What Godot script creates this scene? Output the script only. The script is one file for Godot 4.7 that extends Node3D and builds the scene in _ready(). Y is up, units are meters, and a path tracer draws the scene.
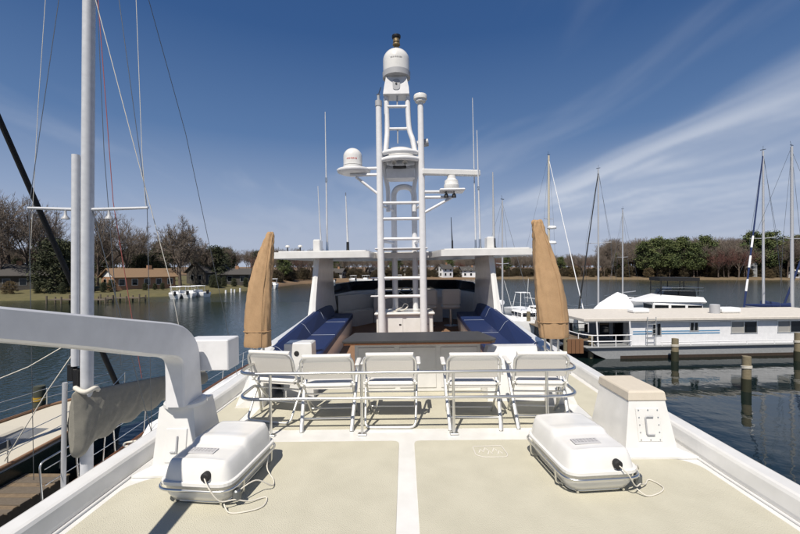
extends Node3D

# A look forward over the boat deck and flybridge of a motor yacht in a marina.
# Metres, y up, the yacht's deck at y = 0 with its bow towards -z; the water lies at WATER.
const WATER := -4.4
const EYE := 1.6
var M := {}
var used := {}
var org := Vector3.ZERO            # shapes are written in yacht or world metres; vertices are stored relative to this
var rng := RandomNumberGenerator.new()
var YACHT := Transform3D(Basis(Vector3(0, 0, 1), deg_to_rad(0.9)), Vector3.ZERO)   # she lists a little to port

# ------------------------------------------------------------------ shapes
func begin() -> SurfaceTool:
	var s := SurfaceTool.new()
	s.begin(Mesh.PRIMITIVE_TRIANGLES)
	s.set_smooth_group(-1)
	return s

func tri(s: SurfaceTool, a: Vector3, b: Vector3, c: Vector3, inside: Vector3) -> void:
	if (b - a).cross(c - a).dot((a + b + c) / 3.0 - inside) < 0.0:
		var t := b
		b = c
		c = t
	s.add_vertex(a - org)
	s.add_vertex(c - org)
	s.add_vertex(b - org)

func quad(s: SurfaceTool, a: Vector3, b: Vector3, c: Vector3, d: Vector3, inside: Vector3) -> void:
	if (c - a).cross(d - b).dot((a + b + c + d) / 4.0 - inside) < 0.0:
		var t := b
		b = d
		d = t
	s.add_vertex(a - org)
	s.add_vertex(c - org)
	s.add_vertex(b - org)
	s.add_vertex(a - org)
	s.add_vertex(d - org)
	s.add_vertex(c - org)

func box(s: SurfaceTool, c: Vector3, size: Vector3, bevel := 0.0, b := Basis()) -> void:
	var h := size / 2.0
	var e: float = minf(bevel, minf(h.x, minf(h.y, h.z)) * 0.9)
	s.set_smooth_group(-1)
	var p := func(sx: float, sy: float, sz: float, k: int) -> Vector3:
		var q := Vector3(h.x - (0.0 if k == 0 else e), h.y - (0.0 if k == 1 else e), h.z - (0.0 if k == 2 else e))
		return c + b * Vector3(q.x * sx, q.y * sy, q.z * sz)
	for k in [-1.0, 1.0]:
		quad(s, p.call(k, -1.0, -1.0, 0), p.call(k, 1.0, -1.0, 0), p.call(k, 1.0, 1.0, 0), p.call(k, -1.0, 1.0, 0), c)
		quad(s, p.call(-1.0, k, -1.0, 1), p.call(1.0, k, -1.0, 1), p.call(1.0, k, 1.0, 1), p.call(-1.0, k, 1.0, 1), c)
		quad(s, p.call(-1.0, -1.0, k, 2), p.call(1.0, -1.0, k, 2), p.call(1.0, 1.0, k, 2), p.call(-1.0, 1.0, k, 2), c)
	if e <= 0.0:
		return
	for i in [-1.0, 1.0]:
		for j in [-1.0, 1.0]:
			quad(s, p.call(i, j, -1.0, 0), p.call(i, j, 1.0, 0), p.call(i, j, 1.0, 1), p.call(i, j, -1.0, 1), c)
			quad(s, p.call(i, -1.0, j, 0), p.call(i, 1.0, j, 0), p.call(i, 1.0, j, 2), p.call(i, -1.0, j, 2), c)
			quad(s, p.call(-1.0, i, j, 1), p.call(1.0, i, j, 1), p.call(1.0, i, j, 2), p.call(-1.0, i, j, 2), c)
			for k in [-1.0, 1.0]:
				tri(s, p.call(i, j, k, 0), p.call(i, j, k, 1), p.call(i, j, k, 2), c)

func rounded(pts: Array, r: float, n := 5) -> Array:
	var out := [pts[0]]
	for i in range(1, pts.size() - 1):
		var p: Vector3 = pts[i]
		var u: Vector3 = pts[i - 1] - p
		var v: Vector3 = pts[i + 1] - p
		var k: float = minf(r, minf(u.length(), v.length()) * 0.49)
		var a := p + u.normalized() * k
		var b := p + v.normalized() * k
		for j in n + 1:
			var t := float(j) / n
			out.append(a.lerp(p, t).lerp(p.lerp(b, t), t))
	out.append(pts[-1])
	return out

func tube(s: SurfaceTool, pts: Array, r: float, sides := 8, r_end := -1.0, caps := true, flat := 1.0) -> void:
	if r_end < 0.0:
		r_end = r
	var n := pts.size()
	var up := Vector3.UP
	var before := []
	for i in n:
		var p: Vector3 = pts[i]
		var d: Vector3 = (pts[mini(i + 1, n - 1)] - pts[maxi(i - 1, 0)]).normalized()
		if i == 0 and absf(d.y) > 0.95:
			up = Vector3.BACK
		var x := up.cross(d).normalized()
		var y := d.cross(x).normalized()
		up = y
		var q := lerpf(r, r_end, float(i) / (n - 1))
		var ring := []
		for k in sides:
			var a := TAU * k / sides
			ring.append(p + x * cos(a) * q + y * sin(a) * q * flat)
		if i > 0:
			s.set_smooth_group(1)
			var mid: Vector3 = (p + pts[i - 1]) / 2.0
			for k in sides:
				var l := (k + 1) % sides
				quad(s, before[k], before[l], ring[l], ring[k], mid)
		if caps and (i == 0 or i == n - 1):
			s.set_smooth_group(-1)
			for k in range(1, sides - 1):
				tri(s, ring[0], ring[k], ring[k + 1], p - d * 0.01 * (1.0 if i > 0 else -1.0))
		before = ring

func lathe(s: SurfaceTool, base: Vector3, prof: Array, segs := 24, b := Basis()) -> void:
	var g := 2
	for i in range(1, prof.size()):
		var p: Vector2 = prof[i - 1]
		var q: Vector2 = prof[i]
		if i > 1 and absf((p - prof[i - 2]).angle_to(q - p)) > 0.6:
			g += 1
		s.set_smooth_group(g)
		for k in segs:
			var a := TAU * k / segs
			var c := TAU * (k + 1) / segs
			var ua := Vector3(cos(a), 0, sin(a))
			var uc := Vector3(cos(c), 0, sin(c))
			var axis := base + b * Vector3(0, (p.y + q.y) / 2.0, 0)
			var flip := 1.0
			if absf(q.y - p.y) < 1e-5:
				axis = base + b * Vector3(0, p.y - (0.05 if q.x < p.x else -0.05), 0)
			elif q.y < p.y and q.x > p.x:
				flip = 1.0
			var v := [base + b * (ua * p.x + Vector3(0, p.y, 0)), base + b * (uc * p.x + Vector3(0, p.y, 0)), base + b * (uc * q.x + Vector3(0, q.y, 0)), base + b * (ua * q.x + Vector3(0, q.y, 0))]
			if p.x < 1e-5:
				tri(s, v[0], v[2], v[3], axis)
			elif q.x < 1e-5:
				tri(s, v[0], v[1], v[2], axis)
			else:
				quad(s, v[0], v[1], v[2], v[3], axis)
	s.set_smooth_group(-1)

# rings of equal length joined into a skin; closed round unless open
func loft(s: SurfaceTool, rings: Array, smooth := true, cap_a := true, cap_b := true) -> void:
	var m: int = rings[0].size()
	var mids := []
	for r in rings:
		var c := Vector3.ZERO
		for p in r:
			c += p
		mids.append(c / m)
	for i in range(1, rings.size()):
		s.set_smooth_group(3 if smooth else -1)
		var mid: Vector3 = (mids[i] + mids[i - 1]) / 2.0
		for k in m:
			var l := (k + 1) % m
			quad(s, rings[i - 1][k], rings[i - 1][l], rings[i][l], rings[i][k], mid)
	s.set_smooth_group(-1)
	for e in [[cap_a, 0, 1], [cap_b, rings.size() - 1, rings.size() - 2]]:
		if e[0]:
			var r: Array = rings[e[1]]
			for k in m:
				tri(s, mids[e[1]], r[k], r[(k + 1) % m], mids[e[2]])

# a flat outline (x, z) with thickness from y0 to y1
func slab(s: SurfaceTool, outline: Array, y0: float, y1: float, bevel := 0.0) -> void:
	var poly := PackedVector2Array(outline)
	var top := poly
	if bevel > 0.0:
		var small := Geometry2D.offset_polygon(poly, -bevel, Geometry2D.JOIN_MITER)
		if small.size() == 1 and small[0].size() == poly.size():
			top = small[0]
			var best := 0
			for k in top.size():
				if top[k].distance_to(poly[0]) < top[best].distance_to(poly[0]):
					best = k
			var turned := PackedVector2Array()
			for k in top.size():
				turned.append(top[(best + k) % top.size()])
			if turned.size() > 1 and turned[1].distance_to(poly[1]) > turned[-1].distance_to(poly[1]):
				var back := PackedVector2Array()
				for k in turned.size():
					back.append(turned[(turned.size() - k) % turned.size()])
				turned = back
			top = turned
	var ring := func(q: PackedVector2Array, y: float) -> Array:
		var out := []
		for v in q:
			out.append(Vector3(v.x, y, v.y))
		return out
	var a: Array = ring.call(poly, y0)
	var b: Array = ring.call(poly, y1 - (bevel if top != poly else 0.0))
	var c: Array = ring.call(top, y1)
	s.set_smooth_group(-1)
	var ccw := not Geometry2D.is_polygon_clockwise(poly)
	for k in poly.size():
		var l := (k + 1) % poly.size()
		var e: Vector3 = b[l] - b[k]
		var out_dir := Vector3(e.z, 0, -e.x) * (1.0 if ccw else -1.0)
		var mid: Vector3 = (b[l] + b[k]) / 2.0 - out_dir.normalized() * 0.01
		quad(s, a[k], a[l], b[l], b[k], Vector3(mid.x, (y0 + y1) / 2.0, mid.z))
		if top != poly:
			quad(s, b[k], b[l], c[l], c[k], Vector3(mid.x, y0, mid.z))
	var t := Geometry2D.triangulate_polygon(top)
	for i in range(0, t.size(), 3):
		tri(s, c[t[i]], c[t[i + 1]], c[t[i + 2]], c[t[i]] - Vector3(0, 1, 0))
	t = Geometry2D.triangulate_polygon(poly)
	for i in range(0, t.size(), 3):
		tri(s, a[t[i]], a[t[i + 1]], a[t[i + 2]], a[t[i]] + Vector3(0, 1, 0))

# an outline in a vertical plane: points (along, up), swept sideways by thick
func plate(s: SurfaceTool, outline: Array, at: Vector3, along: Vector3, thick: float) -> void:
	var poly := PackedVector2Array(outline)
	var side := along.cross(Vector3.UP).normalized() * thick / 2.0
	var c := Vector2.ZERO
	for v in poly:
		c += v / poly.size()
	var w := func(v: Vector2, k: float) -> Vector3:
		return at + along * v.x + Vector3(0, v.y, 0) + side * k
	var mid: Vector3 = w.call(c, 0.0)
	s.set_smooth_group(-1)
	for k in poly.size():
		var p := poly[k]
		var q := poly[(k + 1) % poly.size()]
		quad(s, w.call(p, -1.0), w.call(q, -1.0), w.call(q, 1.0), w.call(p, 1.0), mid)
	var t := Geometry2D.triangulate_polygon(poly)
	for k in [-1.0, 1.0]:
		for i in range(0, t.size(), 3):
			var a: Vector3 = w.call(poly[t[i]], k)
			tri(s, a, w.call(poly[t[i + 1]], k), w.call(poly[t[i + 2]], k), a - side * k)

func round_outline(pts: Array, r: float, n := 4) -> Array:
	var out := []
	var m := pts.size()
	for i in m:
		var p: Vector2 = pts[i]
		var u: Vector2 = pts[(i + m - 1) % m] - p
		var v: Vector2 = pts[(i + 1) % m] - p
		var k: float = minf(r, minf(u.length(), v.length()) * 0.45)
		var a := p + u.normalized() * k
		var b := p + v.normalized() * k
		for j in n + 1:
			var t := float(j) / n
			out.append(a.lerp(p, t).lerp(p.lerp(b, t), t))
	return out

func squircle(c: Vector3, w: float, l: float, r: float, n := 6) -> Array:
	var o := round_outline([Vector2(-w / 2, -l / 2), Vector2(w / 2, -l / 2), Vector2(w / 2, l / 2), Vector2(-w / 2, l / 2)], r, n)
	var out := []
	for v in o:
		out.append(c + Vector3(v.x, 0, v.y))
	return out

# ------------------------------------------------------------------ things and parts
func numbered(called: String) -> String:
	used[called] = used.get(called, -1) + 1
	return called if used[called] == 0 else "%s_%03d" % [called, used[called]]

func describe(o: Node3D, label: String, category: String, group := "", kind := "") -> void:
	if label:
		o.set_meta("label", label)
	if category:
		o.set_meta("category", category)
	if group:
		o.set_meta("group", group)
	if kind:
		o.set_meta("kind", kind)

# a thing whose parts follow; at is its base. Fixtures of the yacht lie in her frame.
func thing(called: String, label: String, category: String, at: Vector3, group := "", aboard := false) -> Node3D:
	var o := Node3D.new()
	o.name = numbered(called)
	add_child(o)
	o.transform = (YACHT if aboard else Transform3D()) * Transform3D(Basis(), at)
	describe(o, label, category, group)
	org = at
	return o

# a pattern to copy from, not itself in the scene
func proto(called: String, category: String, group := "") -> Node3D:
	var o := Node3D.new()
	o.name = called
	describe(o, "", category, group)
	org = Vector3.ZERO
	return o

func part(called: String, s: SurfaceTool, m: Material, parent: Node3D) -> MeshInstance3D:
	s.generate_normals()
	var o := MeshInstance3D.new()
	o.name = called
	o.mesh = s.commit()
	o.material_override = m
	parent.add_child(o, true)
	return o

func copy_of(o: Node3D, at: Vector3, turn: float, label := "", size := 1.0, aboard := false) -> Node3D:
	var c: Node3D = o.duplicate()
	c.name = numbered(String(o.name).rstrip("0123456789").trim_suffix("_"))
	add_child(c)
	c.transform = (YACHT if aboard else Transform3D()) * Transform3D(Basis(Vector3.UP, turn).scaled(Vector3.ONE * size), at)
	if label:
		c.set_meta("label", label)
	return c

func setting(called: String, s: SurfaceTool, m: Material) -> MeshInstance3D:
	org = Vector3.ZERO
	var o := part(called, s, m, self)
	o.set_meta("kind", "structure")
	return o

# ------------------------------------------------------------------ materials
func noise_image(size: int, seed_: int, freq: float, octaves := 4) -> Image:
	var n := FastNoiseLite.new()
	n.seed = seed_
	n.noise_type = FastNoiseLite.TYPE_SIMPLEX_SMOOTH
	n.frequency = freq
	n.fractal_type = FastNoiseLite.FRACTAL_FBM
	n.fractal_octaves = octaves
	return n.get_seamless_image(size, size)

func toned(im: Image, lo: Color, hi: Color) -> ImageTexture:
	var a := im.get_data()
	var w := im.get_width()
	var out := PackedByteArray()
	out.resize(w * w * 3)
	for i in w * w:
		var t := a[i] / 255.0
		out[i * 3] = int(255.0 * lerpf(lo.r, hi.r, t))
		out[i * 3 + 1] = int(255.0 * lerpf(lo.g, hi.g, t))
		out[i * 3 + 2] = int(255.0 * lerpf(lo.b, hi.b, t))
	return ImageTexture.create_from_image(Image.create_from_data(w, w, false, Image.FORMAT_RGB8, out))

func relief(im: Image, strength: float) -> ImageTexture:
	# slopes of a height image that tiles, so that the normal map tiles too
	var a := im.get_data()
	var w := im.get_width()
	var k := strength / 255.0 * 0.5
	var out := PackedByteArray()
	out.resize(w * w * 3)
	for y in w:
		var up := ((y + w - 1) % w) * w
		var dn := ((y + 1) % w) * w
		for x in w:
			var dx := (a[y * w + (x + 1) % w] - a[y * w + (x + w - 1) % w]) * k
			var dy := (a[dn + x] - a[up + x]) * k
			var l := 1.0 / sqrt(dx * dx + dy * dy + 1.0)
			var i := (y * w + x) * 3
			out[i] = int(127.5 - 127.5 * dx * l)
			out[i + 1] = int(127.5 + 127.5 * dy * l)
			out[i + 2] = int(127.5 + 127.5 * l)
	return ImageTexture.create_from_image(Image.create_from_data(w, w, false, Image.FORMAT_RGB8, out))

func paint(c: Color, rough := 0.5, metal := 0.0, tex: Texture2D = null, tile := 1.0, bump: Texture2D = null, bump_k := 1.0) -> StandardMaterial3D:
	var m := StandardMaterial3D.new()
	m.albedo_color = c
	m.roughness = rough
	m.metallic = metal
	if tex or bump:
		m.uv1_triplanar = true
		m.uv1_world_triplanar = true
		m.uv1_scale = Vector3.ONE / tile
	if tex:
		m.albedo_texture = tex
	if bump:
		m.normal_enabled = true
		m.normal_texture = bump
		m.normal_scale = bump_k
	return m

func rgb8(r: int, g: int, b: int) -> Color:
	return Color(r / 255.0, g / 255.0, b / 255.0)

# ------------------------------------------------------------------ sky
func sky_panorama() -> ImageTexture:
	var w := 1536
	var h := 768
	var im := Image.create(w, h, false, Image.FORMAT_RGBF)
	var streak := FastNoiseLite.new()
	streak.seed = 58
	streak.frequency = 1.0
	streak.fractal_octaves = 5
	streak.fractal_gain = 0.55
	var veil := FastNoiseLite.new()
	veil.seed = 5
	veil.frequency = 1.0
	veil.fractal_octaves = 3
	var stops := [[0.0, Color(0.36, 0.405, 0.50)], [0.07, Color(0.335, 0.388, 0.50)], [0.16, Color(0.222, 0.298, 0.446)], [0.3, Color(0.088, 0.165, 0.325)], [0.5, Color(0.034, 0.088, 0.225)], [0.75, Color(0.022, 0.062, 0.175)], [1.0, Color(0.02, 0.055, 0.16)]]
	for j in h:
		var el := (0.5 - (j + 0.5) / h) * PI
		var y := sin(el)
		var base: Color = stops[0][1]
		for k in range(1, stops.size()):
			if y >= stops[k - 1][0]:
				base = stops[k - 1][1].lerp(stops[k][1], clampf((y - stops[k - 1][0]) / (stops[k][0] - stops[k - 1][0]), 0, 1))
		for i in w:
			var c := base
			if y > 0.004:
				var az := ((i + 0.5) / w - 0.5) * TAU
				var x := -sin(az) * cos(el) / (y + 0.012)
				var z := -cos(az) * cos(el) / (y + 0.012)
				# cirrus drawn out along the wind
				var along := z * 0.988 - x * 0.156
				var across := x * 0.988 + z * 0.156
				var wob := veil.get_noise_2d(along * 0.12, across * 0.25)
				var n := streak.get_noise_2d(along * 0.12 + 3.1, across * 0.44 + wob * 0.55)
				var fine := streak.get_noise_2d(along * 0.42 + 40.0, across * 2.4 + wob * 1.6)
				# the wind has combed the ice cloud into one broad belt, thin veils either side of it
				var belt := smoothstep(1.85, 2.9, across + wob * 0.5) * (1.0 - 0.5 * smoothstep(4.0, 6.0, across + wob * 0.6))
				var t := belt * (0.30 + 0.68 * smoothstep(-0.36, 0.46, n + fine * 0.30))
				t += smoothstep(-0.10, 0.6, n + fine * 0.4) * 0.20
				t *= 0.25 + 0.75 * smoothstep(0.02, 0.16, y)      # low cloud drowns in the haze
				c = base.lerp(Color(0.55, 0.585, 0.655), clampf(t * 0.64, 0.0, 0.75))
			im.set_pixel(i, j, c)
	return ImageTexture.create_from_image(im)

func make_materials() -> void:
	var cloudy := noise_image(512, 3, 0.012, 5)
	var fine := noise_image(512, 8, 0.08, 4)
	var speck := noise_image(512, 14, 0.25, 2)
	var grit := noise_image(1024, 15, 0.3, 2)
	var gel_bump := relief(noise_image(512, 31, 0.02, 3), 1.2)
	M.gel = paint(Color(1, 1, 1), 0.24, 0.0, toned(cloudy, rgb8(208, 208, 206), rgb8(222, 222, 221)), 1.7, gel_bump, 0.05)
	M.gel.clearcoat_enabled = true
	M.gel.clearcoat = 0.3
	M.gel.clearcoat_roughness = 0.15
	M.steel_paint = paint(Color(1, 1, 1), 0.38, 0.0, toned(cloudy, rgb8(208, 209, 212), rgb8(221, 222, 225)), 1.1)
	M.cream = paint(Color(1, 1, 1), 0.85, 0.0, toned(mixed(noise_image(1024, 41, 0.006, 5), grit, 0.28), rgb8(176, 173, 157), rgb8(190, 187, 171)), 2.3, relief(grit, 4.0), 0.5)
	M.vinyl_white = paint(Color(1, 1, 1), 0.45, 0.0, toned(fine, rgb8(212, 211, 207), rgb8(226, 225, 222)), 0.6, relief(fine, 1.5), 0.15)
	M.vinyl_grey = paint(Color(1, 1, 1), 0.5, 0.0, toned(fine, rgb8(206, 203, 197), rgb8(218, 215, 209)), 0.6, relief(fine, 1.5), 0.15)
	M.stainless = paint(Color(0.86, 0.86, 0.85), 0.28, 1.0)
	M.alloy = paint(Color(0.88, 0.88, 0.87), 0.46, 0.85)
	M.navy = paint(Color(1, 1, 1), 0.6, 0.0, toned(fine, rgb8(8, 27, 68), rgb8(13, 41, 92)), 0.4, relief(fine, 2.0), 0.25)
	M.piping = paint(rgb8(170, 180, 198), 0.5)
	M.canvas = paint(Color(1, 1, 1), 0.9, 0.0, toned(mixed(cloudy, fine, 0.5), rgb8(158, 128, 95), rgb8(180, 149, 114)), 0.8, relief(speck, 3.0), 0.3)
	M.black = paint(rgb8(22, 22, 24), 0.45)
	M.rubber = paint(rgb8(30, 30, 31), 0.75)
	M.screen = paint(rgb8(12, 13, 15), 0.12)
	M.table_top = paint(Color(1, 1, 1), 0.42, 0.0, toned(mixed(cloudy, speck, 0.5), rgb8(50, 49, 48), rgb8(68, 66, 64)), 0.5)
	M.varnish = paint(Color(1, 1, 1), 0.35, 0.0, toned(fine, rgb8(84, 52, 30), rgb8(122, 80, 48)), 0.5)
	M.teak = paint(Color(1, 1, 1), 0.75, 0.0, toned(mixed(cloudy, fine, 0.5), rgb8(112, 84, 64), rgb8(146, 116, 90)), 0.6)
	M.tan_pad = paint(Color(1, 1, 1), 0.8, 0.0, toned(mixed(cloudy, fine, 0.5), rgb8(188, 180, 166), rgb8(202, 194, 181)), 0.5, relief(fine, 2.0), 0.2)
	M.dome_grey = paint(rgb8(168, 170, 174), 0.45)
	M.brass = paint(rgb8(150, 132, 100), 0.4, 0.6)
	M.red = paint(rgb8(196, 70, 62), 0.6)
	M.red_rope = paint(rgb8(160, 88, 82), 0.8)
	M.rope = paint(rgb8(206, 202, 192), 0.85)
	M.wire = paint(rgb8(120, 124, 128), 0.4, 0.8)
	M.ink = paint(rgb8(128, 128, 132), 0.6)
	M.notice = paint(rgb8(182, 182, 184), 0.5)
	M.spar = paint(Color(1, 1, 1), 0.4, 0.0, toned(cloudy, rgb8(184, 187, 193), rgb8(203, 206, 211)), 1.3)
	M.alu_spar = paint(rgb8(190, 192, 196), 0.42, 0.35)
	M.sail_cover = paint(Color(1, 1, 1), 0.95, 0.0, toned(mixed(cloudy, fine, 0.5), rgb8(122, 120, 112), rgb8(154, 151, 141)), 0.9, relief(fine, 2.0), 0.3)
	M.dark_canvas = paint(rgb8(24, 26, 30), 0.9)
	M.blue_canvas = paint(rgb8(26, 44, 88), 0.9)
	M.white_canvas = paint(rgb8(232, 234, 238), 0.85)
	M.cream_deck = paint(Color(1, 1, 1), 0.8, 0.0, toned(fine, rgb8(176, 171, 158), rgb8(198, 193, 180)), 0.7)
	M.dark_hull = paint(rgb8(26, 34, 34), 0.25)
	M.white_hull = paint(Color(1, 1, 1), 0.35, 0.0, toned(cloudy, rgb8(222, 224, 226), rgb8(240, 241, 242)), 3.0)
	M.house_white = paint(Color(1, 1, 1), 0.5, 0.0, toned(mixed(cloudy, fine, 0.4), rgb8(214, 216, 220), rgb8(236, 237, 240)), 2.5)
	M.house_grey = paint(Color(1, 1, 1), 0.6, 0.0, toned(mixed(cloudy, fine, 0.5), rgb8(126, 130, 134), rgb8(158, 160, 162)), 1.4)
	M.roof_white = paint(Color(1, 1, 1), 0.8, 0.0, toned(mixed(cloudy, fine, 0.5), rgb8(182, 176, 168), rgb8(218, 214, 206)), 2.2)
	M.boot_rust = paint(Color(1, 1, 1), 0.85, 0.0, toned(mixed(cloudy, fine, 0.5), rgb8(34, 30, 27), rgb8(74, 58, 46)), 1.2)
	M.stripe_blue = paint(rgb8(96, 140, 176), 0.45)
	M.stripe_navy = paint(rgb8(30, 62, 112), 0.4)
	M.glass = paint(rgb8(16, 20, 24), 0.06)
	M.curtain = paint(rgb8(150, 150, 148), 0.8)
	M.wood = paint(Color(1, 1, 1), 0.9, 0.0, toned(mixed(cloudy, fine, 0.6), rgb8(86, 74, 60), rgb8(142, 124, 100)), 0.8, relief(fine, 3.0), 0.4)
	M.dock_wood = paint(Color(1, 1, 1), 0.92, 0.0, toned(mixed(cloudy, fine, 0.6), rgb8(82, 74, 64), rgb8(116, 106, 94)), 0.8, relief(fine, 3.0), 0.4)
	M.orange_wood = paint(Color(1, 1, 1), 0.85, 0.0, toned(fine, rgb8(104, 74, 52), rgb8(132, 96, 68)), 0.9)
	M.piling = paint(Color(1, 1, 1), 0.9, 0.0, toned(mixed(cloudy, fine, 0.6), rgb8(94, 86, 68), rgb8(150, 140, 116)), 0.9, relief(fine, 3.0), 0.5)
	M.piling_dark = paint(Color(1, 1, 1), 0.9, 0.0, toned(mixed(cloudy, fine, 0.6), rgb8(46, 50, 44), rgb8(78, 82, 70)), 0.9)
	M.weed = paint(Color(1, 1, 1), 0.7, 0.0, toned(fine, rgb8(26, 30, 20), rgb8(58, 58, 36)), 0.5)
	M.yellow = paint(rgb8(168, 136, 44), 0.7)
	M.brick = paint(Color(1, 1, 1), 0.9, 0.0, toned(mixed(cloudy, speck, 0.6), rgb8(136, 102, 80), rgb8(168, 130, 102)), 2.5)
	M.shingle = paint(Color(1, 1, 1), 0.95, 0.0, toned(mixed(cloudy, speck, 0.6), rgb8(108, 88, 68), rgb8(140, 116, 92)), 2.5)
	M.dark_roof = paint(Color(1, 1, 1), 0.95, 0.0, toned(mixed(cloudy, speck, 0.6), rgb8(58, 56, 56), rgb8(84, 82, 80)), 2.5)
	M.dark_wall = paint(Color(1, 1, 1), 0.9, 0.0, toned(cloudy, rgb8(58, 56, 54), rgb8(82, 78, 74)), 3.0)
	M.siding = paint(rgb8(212, 212, 208), 0.8)
	M.bark = paint(Color(1, 1, 1), 0.95, 0.0, toned(fine, rgb8(78, 68, 60), rgb8(116, 104, 94)), 1.6)
	M.twig = paint(rgb8(118, 108, 99), 0.95)
	M.red_twig = paint(rgb8(112, 80, 74), 0.95)
	M.leaf = paint(Color(1, 1, 1), 0.85)
	M.leaf.vertex_color_use_as_albedo = true
	M.leaf.backlight = Color(0.12, 0.14, 0.06)
	M.lawn = paint(Color(1, 1, 1), 1.0, 0.0, toned(mixed(cloudy, speck, 0.4), rgb8(72, 73, 44), rgb8(110, 100, 70)), 9.0)
	M.marsh = paint(Color(1, 1, 1), 1.0, 0.0, toned(mixed(cloudy, fine, 0.5), rgb8(92, 80, 62), rgb8(122, 105, 80)), 11.0)
	M.litter = paint(Color(1, 1, 1), 1.0, 0.0, toned(mixed(cloudy, fine, 0.5), rgb8(96, 78, 60), rgb8(128, 106, 82)), 17.0)
	# wind ripples: two sizes of wavelet in one normal map
	var big := noise_image(1024, 71, 0.010, 4)
	M.water = paint(Color(0.05, 0.10, 0.095), 0.04)
	M.water.uv1_triplanar = true
	M.water.uv1_world_triplanar = true
	M.water.uv1_scale = Vector3(1.0 / 17.0, 1.0, 1.0 / 12.0)
	M.water.normal_enabled = true
	M.water.normal_texture = relief(big, 12.0)
	M.water.normal_scale = 0.04
	# out in the creek the breeze ruffles it with short steep ripples
	M.open_water = M.water.duplicate()
	M.open_water.uv1_scale = Vector3(1.0 / 7.0, 1.0, 1.0 / 4.6)
	M.open_water.normal_scale = 0.26
	M.open_water.roughness = 0.1
	M.open_water.albedo_color = Color(0.10, 0.155, 0.135)
	M.far_water = M.open_water.duplicate()
	M.far_water.normal_scale = 0.75

func mixed(a: Image, b: Image, k: float) -> Image:
	var p := a.get_data()
	var q := b.get_data()
	var out := PackedByteArray()
	out.resize(p.size())
	for i in p.size():
		out[i] = int(p[i] * (1.0 - k) + q[i] * k)
	return Image.create_from_data(a.get_width(), a.get_height(), false, Image.FORMAT_L8, out)

func _ready() -> void:
	rng.seed = 4711
	var cam := Camera3D.new()
	cam.name = "camera"
	cam.fov = 67.44
	cam.near = 0.05
	cam.far = 4000.0
	add_child(cam)
	cam.position = Vector3(0, EYE, 0)
	cam.rotation_degrees = Vector3(0.14, 0.716, 0)
	cam.current = true
	var e := Environment.new()
	e.background_mode = Environment.BG_SKY
	var sm := PanoramaSkyMaterial.new()
	sm.panorama = sky_panorama()
	e.sky = Sky.new()
	e.sky.sky_material = sm
	e.tonemap_mode = Environment.TONE_MAPPER_LINEAR
	e.tonemap_exposure = 1.2
	e.sdfgi_enabled = true
	e.ssao_enabled = true
	e.ssil_enabled = true
	var we := WorldEnvironment.new()
	we.name = "environment"
	we.environment = e
	add_child(we)
	var sun := DirectionalLight3D.new()
	sun.name = "sun"
	sun.light_energy = 1.5
	sun.light_color = Color(1.0, 0.965, 0.91)
	sun.light_angular_distance = 0.53
	sun.shadow_enabled = true
	add_child(sun)
	sun.look_at_from_position(Vector3.ZERO, Vector3(0.1962, -0.8192, -0.539), Vector3.UP)

	make_materials()
	print("materials done")
	make_shore()
	print("shore done")
	make_yacht()
	make_deck_gear()
	make_flybridge()
	make_mast()
	print("yacht done")
	make_port_side()
	make_starboard_side()
	print("boats done")

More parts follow.
